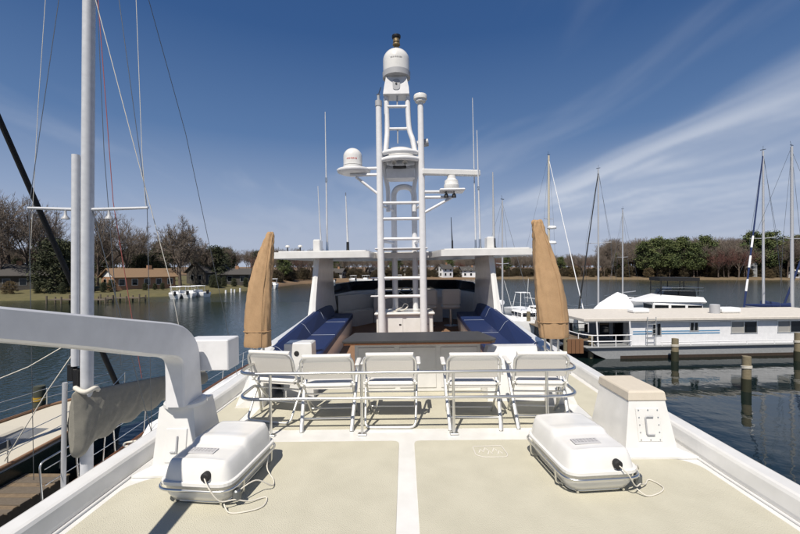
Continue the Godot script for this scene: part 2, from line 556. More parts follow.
# ------------------------------------------------------------------ the yacht herself
func make_yacht() -> void:
	var y := thing("motor_yacht", "white motor yacht deck with cream non-skid panels, low bulwarks and flybridge under a hardtop", "motor yacht", Vector3(0, 0, 0), "", true)
	# hull below the boat deck and the deck plate on it
	var edge := [Vector2(-2.38, 1.6), Vector2(-2.38, -5), Vector2(-2.5, -8), Vector2(-2.62, -11), Vector2(-2.4, -13.2), Vector2(-1.5, -14.6), Vector2(0, -15.2), Vector2(1.6, -14.6), Vector2(2.6, -13.2), Vector2(2.85, -11), Vector2(2.8, -8), Vector2(2.66, -5), Vector2(2.6, 1.6)]
	var s := begin()
	var rings := []
	for k in [[-0.16, 1.0], [-1.9, 1.06], [-2.1, 1.16], [-4.9, 1.0]]:
		var r := []
		for v in edge:
			r.append(Vector3(v.x * k[1], k[0], v.y if v.y > 0 else v.y * (1.0 + (k[1] - 1.0) * 1.6)))
		rings.append(r)
	loft(s, rings, false, false, true)
	part("hull", s, M.gel, y)
	s = begin()
	slab(s, edge, -0.155, 0.0)
	part("deck", s, M.gel, y)
	# non-skid panels laid on the white deck
	var panels := [
		[[-0.055, 1.5], [-0.055, -3.70], [-1.32, -3.70], [-1.46, -3.1], [-1.95, -3.08], [-2.08, -2.95], [-2.09, 1.5]],
		[[0.10, 1.5], [0.085, -3.70], [1.22, -3.70], [1.62, -3.30], [2.24, -3.30], [2.33, -3.18], [2.35, 1.5]],
		[[-1.66, -3.98], [1.80, -3.98], [1.86, -5.3], [-1.70, -5.3]],
		[[-2.10, -3.72], [-1.76, -3.98], [-1.80, -5.4], [-2.10, -5.4]],
		[[1.96, -4.12], [2.38, -4.12], [2.42, -6.4], [2.06, -6.4]],
	]
	for p in panels:
		var o := []
		for v in p:
			o.append(Vector2(v[0], v[1]))
		s = begin()
		slab(s, round_outline(o, 0.06, 3), 0.0, 0.005)
		part("non_skid_panel", s, M.cream, y)
	# bulwarks: a low rounded wall along each side, and a small gutter moulding at its foot
	for side in [[-1.0, [[-2.17, 1.6], [-2.17, -3], [-2.15, -5.0], [-2.24, -8.0]]], [1.0, [[2.42, 1.6], [2.42, -3], [2.46, -5.0], [2.58, -8.0]]]]:
		var k: float = side[0]
		rings = []
		for q in side[1]:
			var prof := [[0.0, 0.002], [0.0, 0.03], [0.018, 0.118], [0.03, 0.138], [0.05, 0.145], [0.145, 0.145], [0.165, 0.138], [0.175, 0.12], [0.175, -0.1]]
			var r := []
			for f in prof:
				r.append(Vector3(q[0] + k * f[0], f[1], q[1]))
			rings.append(r)
		s = begin()
		loft(s, rings, false)
		part("bulwark", s, M.gel, y)
		s = begin()
		tube(s, [Vector3(side[1][0][0] - k * 0.03, 0.006, 1.6), Vector3(side[1][1][0] - k * 0.03, 0.006, -3.0), Vector3(side[1][2][0] - k * 0.03, 0.006, -5.0)], 0.012, 6)
		part("gutter_moulding", s, M.gel, y)
	# emblem moulded in the starboard non-skid: an outlined badge with a scribble in it
	s = begin()
	var badge := round_outline([Vector2(0.60, -3.56), Vector2(0.60, -3.40), Vector2(0.66, -3.36), Vector2(0.85, -3.36), Vector2(0.87, -3.40), Vector2(0.855, -3.57), Vector2(0.83, -3.57)], 0.02)
	var loop := []
	for v in badge:
		loop.append(Vector3(v.x, 0.008, v.y))
	loop.append(loop[0])
	tube(s, loop, 0.0045, 5, -1.0, true, 0.5)
	for c in [[0.655, -3.47], [0.70, -3.50], [0.725, -3.44], [0.775, -3.49], [0.81, -3.44]]:
		tube(s, [Vector3(c[0] - 0.02, 0.008, c[1] + 0.03), Vector3(c[0], 0.008, c[1] - 0.03), Vector3(c[0] + 0.022, 0.008, c[1] + 0.02)], 0.006, 5, -1.0, true, 0.5)
	part("emblem", s, M.vinyl_grey, y)
	# flybridge coaming: a moulded wall that flares forward and closes round the bow
	var path := [[-1.66, -4.62, 0.14, 0.16], [-1.66, -4.72, 0.38, 0.18], [-1.67, -4.9, 0.55, 0.19], [-1.70, -5.3, 0.61, 0.18], [-1.80, -7.0, 0.63, 0.16], [-1.92, -8.6, 0.64, 0.16], [-2.02, -10.2, 0.74, 0.16], [-1.98, -11.6, 0.86, 0.2], [-1.6, -12.7, 0.90, 0.2], [-0.8, -13.2, 0.90, 0.2], [0.0, -13.3, 0.90, 0.2]]
	for i in range(path.size() - 2, -1, -1):
		path.append([-path[i][0], path[i][1], path[i][2], path[i][3]])
	rings = []
	for i in path.size():
		var a: Array = path[maxi(i - 1, 0)]
		var b: Array = path[mini(i + 1, path.size() - 1)]
		var along := Vector3(b[0] - a[0], 0, b[1] - a[1]).normalized()
		var outw := Vector3(along.z, 0, -along.x)
		var p := Vector3(path[i][0], 0, path[i][1])
		var top: float = path[i][2]
		var w: float = path[i][3]
		rings.append([p - outw * 0.02, p + Vector3(0, top - 0.02, 0), p + outw * 0.03 + Vector3(0, top, 0), p + outw * (w - 0.04) + Vector3(0, top, 0), p + outw * w + Vector3(0, top - 0.03, 0), p + outw * (w + 0.16)])
	s = begin()
	loft(s, rings, false)
	part("flybridge_coaming", s, M.gel, y)
	s = begin()
	slab(s, [Vector2(-1.6, -5.45), Vector2(1.6, -5.45), Vector2(1.95, -10), Vector2(1.9, -11.6), Vector2(1.3, -12.7), Vector2(0, -13.2), Vector2(-1.3, -12.7), Vector2(-1.9, -11.6), Vector2(-1.95, -10)], 0.0, 0.008)
	part("flybridge_floor", s, M.teak, y)
	# dark windscreen standing on the front of the coaming
	rings = []
	for i in range(5, path.size() - 5):
		var a: Array = path[maxi(i - 1, 0)]
		var b: Array = path[mini(i + 1, path.size() - 1)]
		var along := Vector3(b[0] - a[0], 0, b[1] - a[1]).normalized()
		var outw := Vector3(along.z, 0, -along.x)
		var p := Vector3(path[i][0], 0, path[i][1]) + outw * 0.10
		var h: float = path[i][2]
		var g := 0.02 if i == 5 or i == path.size() - 6 else (0.17 if i == 6 or i == path.size() - 7 else 0.30)
		rings.append([p + Vector3(0, h, 0), p - outw * 0.10 + Vector3(0, h + g, 0), p - outw * 0.085 + Vector3(0, h + g + 0.005, 0), p + outw * 0.03 + Vector3(0, h, 0)])
	s = begin()
	loft(s, rings, false)
	part("windscreen", s, M.screen, y)
	# hardtop with a notch for the mast
	s = begin()
	var top := round_outline([Vector2(-2.70, -8.25), Vector2(-2.78, -8.9), Vector2(-2.5, -11.8), Vector2(-1.4, -12.5), Vector2(1.4, -12.5), Vector2(2.5, -11.8), Vector2(2.78, -8.9), Vector2(2.70, -8.25), Vector2(0.78, -8.3), Vector2(0.62, -9.5), Vector2(-0.66, -9.5), Vector2(-0.70, -8.3)], 0.05, 3)
	slab(s, top, 1.835, 1.965, 0.0)
	var ht := part("hardtop", s, M.gel, y)
	s = begin()
	slab(s, round_outline([Vector2(-2.62, -8.32), Vector2(-2.70, -8.9), Vector2(-2.42, -11.7), Vector2(-1.36, -12.4), Vector2(1.36, -12.4), Vector2(2.42, -11.7), Vector2(2.70, -8.9), Vector2(2.62, -8.32), Vector2(0.86, -8.38), Vector2(0.70, -9.58), Vector2(-0.74, -9.58), Vector2(-0.78, -8.38)], 0.05, 3), 1.966, 1.99)
	part("crown_panel", s, M.gel, ht)
	for k in [-1.0, 1.0]:
		s = begin()
		rings = []
		for q in [[0.50, -8.22, -10.9, 1.93, 0.17], [0.9, -8.34, -10.6, 1.92, 0.13], [1.4, -8.5, -10.4, 1.90, 0.11], [1.84, -8.6, -10.3, 1.88, 0.12]]:
			var x: float = k * q[3]
			rings.append([Vector3(x - k * q[4] / 2, q[0], q[1] - 0.02), Vector3(x, q[0], q[1]), Vector3(x + k * q[4] / 2, q[0], q[1] - 0.02), Vector3(x + k * q[4] / 2, q[0], q[2]), Vector3(x - k * q[4] / 2, q[0], q[2])])
		loft(s, rings, false)
		part("hardtop_support", s, M.gel, y)
		s = begin()
		box(s, Vector3(k * 1.83, 2.105, -8.55), Vector3(0.15, 0.25, 0.3), 0.02)
		part("aerial_bracket", s, M.gel, ht)

# ------------------------------------------------------------------ gear on the boat deck
func make_deck_gear() -> void:
	make_crane()
	# cradle pedestal for the boom, with a padded tan cap
	var t := thing("boom_cradle", "white tapered pedestal with tan padded cap and bolted access plate", "pedestal", Vector3(2.05, 0, -3.7), "", true)
	var s := begin()
	loft(s, [rect(1.80, 2.40, -3.30, -4.18, 0.004), rect(1.80, 2.40, -3.30, -4.18, 0.02), rect(1.86, 2.29, -3.40, -4.02, 0.05), rect(1.93, 2.24, -3.47, -3.98, 0.425)], false)
	part("body", s, M.gel, t)
	s = begin()
	loft(s, [rect(1.926, 2.244, -3.466, -3.99, 0.426), rect(1.922, 2.248, -3.462, -3.995, 0.434), rect(1.930, 2.240, -3.472, -3.985, 0.495), rect(1.938, 2.232, -3.480, -3.977, 0.505), rect(1.955, 2.215, -3.50, -3.96, 0.510)], false)
	part("padded_cap", s, M.tan_pad, t)
	var lean := Basis(Vector3.RIGHT, -0.16)
	s = begin()
	box(s, Vector3(2.075, 0.235, -3.432), Vector3(0.20, 0.27, 0.012), 0.003, lean)
	var pl := part("access_plate", s, M.gel, t)
	for b in [[-0.08, 0.12], [0, 0.12], [0.08, 0.12], [-0.08, 0.06], [0.08, 0.06], [-0.08, 0.0], [0.08, 0.0], [-0.08, -0.06], [0.08, -0.06], [-0.08, -0.12], [0, -0.12], [0.08, -0.12]]:
		s = begin()
		lathe(s, Vector3(2.075, 0.235, -3.432) + lean * Vector3(b[0], b[1], 0.006), [Vector2(0.007, 0), Vector2(0.006, 0.004), Vector2(0, 0.005)], 8, lean * Basis(Vector3.RIGHT, PI / 2))
		part("bolt", s, M.stainless, pl)
	s = begin()
	var hook := []
	for q in [[0.03, 0.07], [-0.035, 0.07], [-0.035, -0.075], [0.03, -0.075]]:
		hook.append(Vector3(2.08, 0.235, -3.422) + lean * Vector3(q[0], q[1], 0.008))
	tube(s, rounded(hook, 0.012), 0.006, 6)
	part("handle", s, M.dome_grey, pl)

	# life rafts in canisters, one a copy of the other
	var raft := make_raft()
	raft.transform = YACHT * Transform3D(Basis(Vector3.UP, deg_to_rad(-6)).scaled(Vector3.ONE * 0.93), Vector3(-1.385, 0.005, -3.04))
	describe(raft, "white life raft canister in steel cradle beside the crane pedestal", "life raft", "life raft canisters on the boat deck")
	copy_of(raft, Vector3(1.345, 0.005, -3.14), deg_to_rad(5), "white life raft canister in steel cradle beside the pedestal with tan cap", 0.93, true)

	# guard rail: two bent tubes on four stanchions
	t = thing("guard_rail", "two-bar stainless guard rail standing behind the folding chairs", "rail", Vector3(0.03, 0, -3.84), "", true)
	for h in [[0.60, "top_rail", 0.0], [0.355, "lower_rail", 0.0]]:
		s = begin()
		tube(s, rounded([Vector3(-1.62, h[0] - 0.01, -4.98 if h[0] > 0.5 else -4.4), Vector3(-1.62, h[0], -3.84), Vector3(1.68, h[0], -3.84), Vector3(1.72, h[0], -4.98 if h[0] > 0.5 else -4.4)] if h[0] > 0.5 else [Vector3(-1.62, 0.02, -4.5), Vector3(-1.62, h[0], -4.42), Vector3(-1.62, h[0], -3.84), Vector3(1.68, h[0], -3.84), Vector3(1.70, h[0], -4.42), Vector3(1.70, 0.02, -4.5)], 0.2, 8), 0.016, 12)
		part(h[1], s, M.stainless, t)
	for x in [-1.29, -0.41, 0.47, 1.36]:
		s = begin()
		tube(s, [Vector3(x, 0.01, -3.84), Vector3(x, 0.60, -3.84)], 0.014, 12)
		var q := part("stanchion", s, M.stainless, t)
		s = begin()
		box(s, Vector3(x, 0.010, -3.84), Vector3(0.085, 0.018, 0.06), 0.006)
		part("foot", s, M.stainless, q)

	# five folding chairs at the bar
	var chair := make_chair(false)
	var sled := make_chair(true)
	var rows := [
		[sled, -1.36, -4.42, -14.0, "white folding deck chair set askew under the crane at the end of the row"],
		[chair, -0.78, -4.21, 2.0, "white folding deck chair second in the row from the crane"],
		[sled, -0.14, -4.25, -1.0, "white folding deck chair with closed foot bar in the middle of the row"],
		[chair, 0.70, -4.20, -2.0, "white folding deck chair second in the row from the tan capped pedestal"],
		[chair, 1.38, -4.21, -4.0, "white folding deck chair at the end of the row beside the starboard rail bend"],
	]
	for r in rows:
		copy_of(r[0], Vector3(r[1], 0.006, r[2]), deg_to_rad(r[3]), r[4], 1.0, true)
	chair.free()
	sled.free()

	# bar counter
	t = thing("bar_counter", "white bar counter with dark grey top and varnished edge", "counter", Vector3(0.17, 0, -5.2), "", true)
	s = begin()
	box(s, Vector3(0.17, 0.335, -5.32), Vector3(1.62, 0.66, 0.34), 0.01)
	var cab := part("cabinet", s, M.gel, t)
	for x in [-0.36, 0.17, 0.70]:
		s = begin()
		box(s, Vector3(x, 0.32, -5.146), Vector3(0.47, 0.52, 0.014), 0.005)
		part("door", s, M.gel, cab)
	s = begin()
	slab(s, round_outline([Vector2(-0.76, -4.86), Vector2(1.06, -4.86), Vector2(1.14, -4.95), Vector2(1.02, -5.52), Vector2(-0.68, -5.52)], 0.03), 0.695, 0.715)
	part("top", s, M.table_top, t)
	s = begin()
	slab(s, round_outline([Vector2(-0.75, -4.87), Vector2(1.05, -4.87), Vector2(1.13, -4.95), Vector2(1.01, -5.51), Vector2(-0.67, -5.51)], 0.03), 0.666, 0.694)
	part("edge_trim", s, M.varnish, t)

	# umbrella-like canvas covers over the folded frames at each quarter
	cover(-1.0, [[0.72, -1.690, 0.145], [0.74, -1.690, 0.150], [0.92, -1.686, 0.148], [1.10, -1.678, 0.146], [1.30, -1.66, 0.138], [1.46, -1.640, 0.128], [1.62, -1.61, 0.112], [1.75, -1.584, 0.092], [1.88, -1.555, 0.068], [1.96, -1.536, 0.052], [2.02, -1.522, 0.036], [2.04, -1.52, 0.026]], "tall tan canvas cover standing on steel legs beside the crane")
	cover(1.0, [[0.78, 1.714, 0.150], [0.80, 1.714, 0.155], [0.98, 1.706, 0.162], [1.16, 1.692, 0.165], [1.34, 1.672, 0.155], [1.50, 1.650, 0.142], [1.66, 1.622, 0.120], [1.82, 1.594, 0.102], [1.96, 1.566, 0.080], [2.06, 1.550, 0.064], [2.11, 1.544, 0.056], [2.125, 1.544, 0.044]], "tall tan canvas cover standing on steel legs on the houseboat side")

func rect(x0: float, x1: float, z0: float, z1: float, y: float) -> Array:
	return [Vector3(x0, y, z0), Vector3(x1, y, z0), Vector3(x1, y, z1), Vector3(x0, y, z1)]

func cover(side: float, rings_at: Array, label: String) -> void:
	var z := -4.6
	var t := thing("canvas_cover", label, "canvas cover", Vector3(rings_at[0][1], 0.1, z), "canvas covered frames", true)
	var n := FastNoiseLite.new()
	n.seed = 77 + int(side)
	n.frequency = 1.0
	n.fractal_octaves = 3
	var fine := []
	for i in range(rings_at.size() - 1):
		for k in 5:
			var f := k / 5.0
			fine.append([lerpf(rings_at[i][0], rings_at[i + 1][0], f), lerpf(rings_at[i][1], rings_at[i + 1][1], f), lerpf(rings_at[i][2], rings_at[i + 1][2], f)])
	fine.append(rings_at[-1])
	var rings := []
	var m := 48
	for q in fine:
		var r := []
		var up: float = clampf((q[0] - 0.75) / 1.3, 0, 1)
		for k in m:
			var a := TAU * k / m
			var cx := signf(cos(a)) * pow(absf(cos(a)), 0.75)
			var cz := signf(sin(a)) * pow(absf(sin(a)), 0.75)
			# folds hang down the cloth and diagonal drags pull towards the top
			var fold := n.get_noise_3d(cos(a) * 2.6, q[0] * 1.5 + cos(a) * side * 1.2, sin(a) * 2.6) * 0.021
			var drag := n.get_noise_3d(cos(a) * 1.5 + 7.0, (q[0] - side * cos(a) * 0.16) * 14.0, sin(a) * 0.8) * (0.003 + 0.012 * up)
			var w: float = 1.0 + (fold + drag) / q[2]
			r.append(Vector3(q[1] + cx * q[2] * w, q[0] + n.get_noise_2d(a * 1.5, 3.0) * 0.012, z + cz * q[2] * 0.62 * w))
		rings.append(r)
	var s := begin()
	loft(s, rings, true)
	var c := part("cover", s, M.canvas, t)
	s = begin()
	var hem := []
	for k in m + 1:
		var a := TAU * k / m
		var cx := signf(cos(a)) * pow(absf(cos(a)), 0.75)
		var cz := signf(sin(a)) * pow(absf(sin(a)), 0.75)
		hem.append(Vector3(rings_at[2][1] + cx * (rings_at[2][2] + 0.004), rings_at[2][0] - 0.02, z + cz * (rings_at[2][2] * 0.62 + 0.004)))
	tube(s, hem, 0.005, 5)
	part("seam", s, M.canvas, c)
	# sewn joint up the after face, and a tie round the foot
	s = begin()
	var up := []
	for i in range(1, rings.size() - 1, 2):
		up.append(rings[i][int(m * 0.19)] + Vector3(0.001, 0, 0.002))
	tube(s, up, 0.004, 5)
	part("seam", s, M.canvas, c)
	for x in [-0.09, -0.02, 0.06]:
		s = begin()
		tube(s, rounded([Vector3(rings_at[0][1] + x, 0.76, z - 0.03), Vector3(rings_at[0][1] + x, 0.55, z - 0.03), Vector3(rings_at[0][1] + x * 0.6, 0.35, z - 0.10), Vector3(rings_at[0][1] + x * 0.6, 0.10 if side < 0 else 0.2, z - 0.14)], 0.08), 0.014, 8)
		part("leg", s, M.stainless, t)

func make_crane() -> void:
	var t := thing("deck_crane", "white davit crane on tapered pedestal with its boom reaching aft", "crane", Vector3(-1.85, 0, -3.4), "", true)
	var s := begin()
	loft(s, [rect(-2.12, -1.55, -3.08, -3.80, 0.004), rect(-2.12, -1.55, -3.08, -3.80, 0.02), rect(-2.02, -1.66, -3.18, -3.64, 0.05), rect(-2.0, -1.72, -3.25, -3.58, 0.49)], false)
	part("pedestal", s, M.gel, t)
	var lean := Basis(Vector3.RIGHT, -0.155)
	s = begin()
	box(s, Vector3(-1.84, 0.20, -3.202), Vector3(0.17, 0.26, 0.014), 0.004, lean)
	var hatch := part("hatch", s, M.gel, t)
	s = begin()
	box(s, Vector3(-1.84, 0.20, -3.202) + lean * Vector3(0.012, 0.01, 0.012), Vector3(0.014, 0.13, 0.016), 0.003, lean)
	box(s, Vector3(-1.84, 0.20, -3.202) + lean * Vector3(-0.018, -0.049, 0.012), Vector3(0.044, 0.012, 0.016), 0.003, lean)
	part("latch", s, M.dome_grey, hatch)
	s = begin()
	lathe(s, Vector3(-1.835, 0.492, -3.35), [Vector2(0, 0), Vector2(0.165, 0), Vector2(0.165, 0.025), Vector2(0.155, 0.035), Vector2(0, 0.035)], 28)
	part("slewing_ring", s, M.gel, t)
	# post, elbow and tapering boom as one box section
	var path := []
	path.append([Vector3(-1.825, 0.52, -3.31), 0.0, 0.30])
	path.append([Vector3(-1.825, 0.72, -3.30), 0.0, 0.27])
	path.append([Vector3(-1.825, 0.84, -3.295), 3.0, 0.265])
	for k in 9:
		var a := k / 8.0
		var p := Vector3(-1.825, 0.86, -3.293).lerp(Vector3(-1.825, 1.03, -3.28), a).lerp(Vector3(-1.825, 1.03, -3.28).lerp(Vector3(-1.825, 1.092, -2.98), a), a)
		path.append([p, lerpf(4.0, 76.0, a), lerpf(0.265, 0.25, a)])
	for q in [[-2.745, 1.147, 0.232], [-2.3, 1.255, 0.19], [-1.73, 1.388, 0.15], [-0.9, 1.58, 0.12], [0.2, 1.84, 0.10]]:
		path.append([Vector3(-1.825, q[1], q[0]), 76.5, q[2]])
	var rings := []
	for p in path:
		var up := Vector3(0, cos(deg_to_rad(p[1])), sin(deg_to_rad(p[1])))
		var nrm := Vector3(0, up.z, -up.y)   # towards the outside of the bend
		var h: float = p[2] / 2.0
		var w := lerpf(0.0775, 0.036, clampf((p[0].z + 3.0) / 1.7, 0.0, 1.0))
		var e := 0.012
		var r := []
		for c in [[w - e, h], [w, h - e], [w, -h + e], [w - e, -h], [-w + e, -h], [-w, -h + e], [-w, h - e], [-w + e, h]]:
			r.append(p[0] + Vector3(c[0], 0, 0) + nrm * c[1])
		rings.append(r)
	s = begin()
	# flat sides, smooth bend: each facet strip gets its own smoothing group
	for k in 8:
		s.set_smooth_group(10 + k)
		for i in range(1, rings.size()):
			var l := (k + 1) % 8
			quad(s, rings[i - 1][k], rings[i - 1][l], rings[i][l], rings[i][k], (path[i][0] + path[i - 1][0]) / 2.0)
	s.set_smooth_group(-1)
	for k in range(1, 7):
		tri(s, rings[-1][0], rings[-1][k], rings[-1][k + 1], path[-2][0])
	part("boom", s, M.steel_paint, t)
	s = begin()
	box(s, Vector3(-1.71, 0.868, -3.563), Vector3(0.385, 0.265, 0.235), 0.008)
	part("winch_housing", s, M.steel_paint, t)

func make_raft() -> Node3D:
	var t := thing("life_raft", "", "", Vector3.ZERO)
	var s := begin()
	var z := Vector3.ZERO
	loft(s, [squircle(Vector3(0, 0.022, 0), 0.42, 0.62, 0.10), squircle(Vector3(0, 0.032, 0), 0.48, 0.70, 0.11), squircle(Vector3(0, 0.08, 0), 0.52, 0.75, 0.11), squircle(Vector3(0, 0.150, 0), 0.535, 0.77, 0.11), squircle(Vector3(0, 0.158, 0), 0.565, 0.80, 0.12)], true, true, true)
	part("lower_shell", s, M.gel, t)
	s = begin()
	loft(s, [squircle(Vector3(0, 0.160, 0), 0.570, 0.805, 0.12), squircle(Vector3(0, 0.164, 0), 0.578, 0.813, 0.12), squircle(Vector3(0, 0.186, 0), 0.578, 0.813, 0.12), squircle(Vector3(0, 0.190, 0), 0.565, 0.80, 0.12)], false, true, true)
	part("flange", s, M.gel, t)
	# lid: two domed panels, the aft one lower, with a raised band between
	s = begin()
	var nu := 26
	var nv := 36
	var grid := []
	for j in nv + 1:
		var row := []
		var v := -1.0 + 2.0 * j / nv
		for i in nu + 1:
			var u := -1.0 + 2.0 * i / nu
			# pack the rows towards the rim, where the shell turns down
			var uu := signf(u) * (1.0 - pow(1.0 - absf(u), 1.7))
			var vv := signf(v) * (1.0 - pow(1.0 - absf(v), 1.7))
			var x := uu * 0.272 * (1.0 - 0.10 * pow(absf(vv), 8))
			var zz := vv * 0.390 * (1.0 - 0.08 * pow(absf(uu), 8))
			var eu := clampf((1.0 - absf(uu)) / 0.24, 0.0, 1.0)
			var ev := clampf((1.0 - absf(vv)) / 0.17, 0.0, 1.0)
			var rim := pow(sin(eu * PI / 2), 0.8) * pow(sin(ev * PI / 2), 0.8)
			var aft := smoothstep(0.02, 0.14, vv)
			var top := lerpf(0.178, 0.150, aft) - 0.012 * uu * uu - 0.008 * absf(vv)
			var band := exp(-pow((vv - 0.10) / 0.035, 2.0)) * 0.016
			var inset := smoothstep(0.78, 0.70, absf(uu)) * (smoothstep(-0.84, -0.78, vv) * smoothstep(-0.10, -0.16, vv) + smoothstep(0.30, 0.36, vv) * smoothstep(0.84, 0.78, vv)) * 0.007
			row.append(Vector3(x, 0.188 + (top + band - inset) * rim, zz))
		grid.append(row)
	s.set_smooth_group(4)
	for j in nv:
		for i in nu:
			quad(s, grid[j][i], grid[j][i + 1], grid[j + 1][i + 1], grid[j + 1][i], Vector3(0, 0, 0))
	part("lid", s, M.gel, t)
	# printed notice on the aft half, plug and cradle
	s = begin()
	box(s, Vector3(-0.04, 0.3315, 0.205), Vector3(0.21, 0.006, 0.085), 0.001, Basis(Vector3.RIGHT, 0.05))
	var nt := part("notice", s, M.notice, t)
	for k in 4:
		for i in 7:
			s = begin()
			box(s, Vector3(-0.125 + i * 0.028, 0.3358 - k * 0.0012, 0.178 + k * 0.019), Vector3(0.016 + 0.008 * ((i * 7 + k * 3) % 3) / 2.0, 0.0012, 0.008), 0.0, Basis(Vector3.RIGHT, 0.05))
			part("printed_word", s, M.ink, nt)
	s = begin()
	lathe(s, Vector3(0.10, 0.232, 0.365), [Vector2(0.0, 0.05), Vector2(0.026, 0.05), Vector2(0.034, 0.04), Vector2(0.034, 0)], 14, Basis(Vector3.RIGHT, PI / 2))
	part("painter_socket", s, M.rubber, t)
	s = begin()
	var ring_hi := squircle(Vector3(0, 0.138, 0), 0.595, 0.83, 0.13)
	ring_hi.append(ring_hi[0])
	tube(s, ring_hi, 0.011, 8)
	var cr := part("cradle", s, M.stainless, t)
	s = begin()
	var ring_lo := squircle(Vector3(0, 0.012, 0), 0.44, 0.64, 0.10)
	ring_lo.append(ring_lo[0])
	tube(s, ring_lo, 0.011, 8)
	part("lower_ring", s, M.stainless, cr)
	for q in [[-0.28, -0.26], [0.28, -0.26], [-0.28, 0.22], [0.28, 0.22]]:
		s = begin()
		tube(s, rounded([Vector3(q[0] * 1.06, 0.138, q[1]), Vector3(q[0] * 1.04, 0.03, q[1]), Vector3(q[0] * 0.78, 0.012, q[1])], 0.03), 0.009, 8)
		part("leg", s, M.stainless, cr)
	for x in [-0.18, 0.18]:
		s = begin()
		tube(s, [Vector3(x, 0.012, -0.34), Vector3(x, 0.012, 0.34)], 0.010, 8)
		part("bearer", s, M.stainless, cr)
	s = begin()
	lathe(s, Vector3(0.30, 0.05, 0.33), [Vector2(0, 0), Vector2(0.03, 0), Vector2(0.03, 0.06), Vector2(0.022, 0.07), Vector2(0, 0.07)], 12)
	part("release_unit", s, M.wire, t)
	s = begin()
	var pts := [Vector3(0.10, 0.232, 0.41), Vector3(0.15, 0.18, 0.44), Vector3(0.22, 0.08, 0.42), Vector3(0.30, 0.06, 0.36), Vector3(0.38, 0.02, 0.30), Vector3(0.47, 0.008, 0.22), Vector3(0.50, 0.008, 0.33), Vector3(0.42, 0.008, 0.40), Vector3(0.30, 0.008, 0.43), Vector3(0.24, 0.05, 0.40)]
	tube(s, curve(pts, 5), 0.005, 6)
	part("painter_rope", s, M.rope, t)
	s = begin()
	tube(s, curve([Vector3(0.30, 0.10, 0.34), Vector3(0.38, 0.12, 0.20), Vector3(0.46, 0.03, 0.10), Vector3(0.42, 0.01, -0.02), Vector3(0.33, 0.06, -0.10), Vector3(0.30, 0.14, -0.20)], 6), 0.005, 6)
	part("lashing", s, M.rope, t)
	return t

# a smooth curve through points
func curve(p: Array, n: int) -> Array:
	var out := []
	for i in range(p.size() - 1):
		var a: Vector3 = p[maxi(i - 1, 0)]
		var b: Vector3 = p[i]
		var c: Vector3 = p[i + 1]
		var d: Vector3 = p[mini(i + 2, p.size() - 1)]
		for k in n:
			out.append(b.cubic_interpolate(c, a, d, float(k) / n))
	out.append(p[-1])
	return out

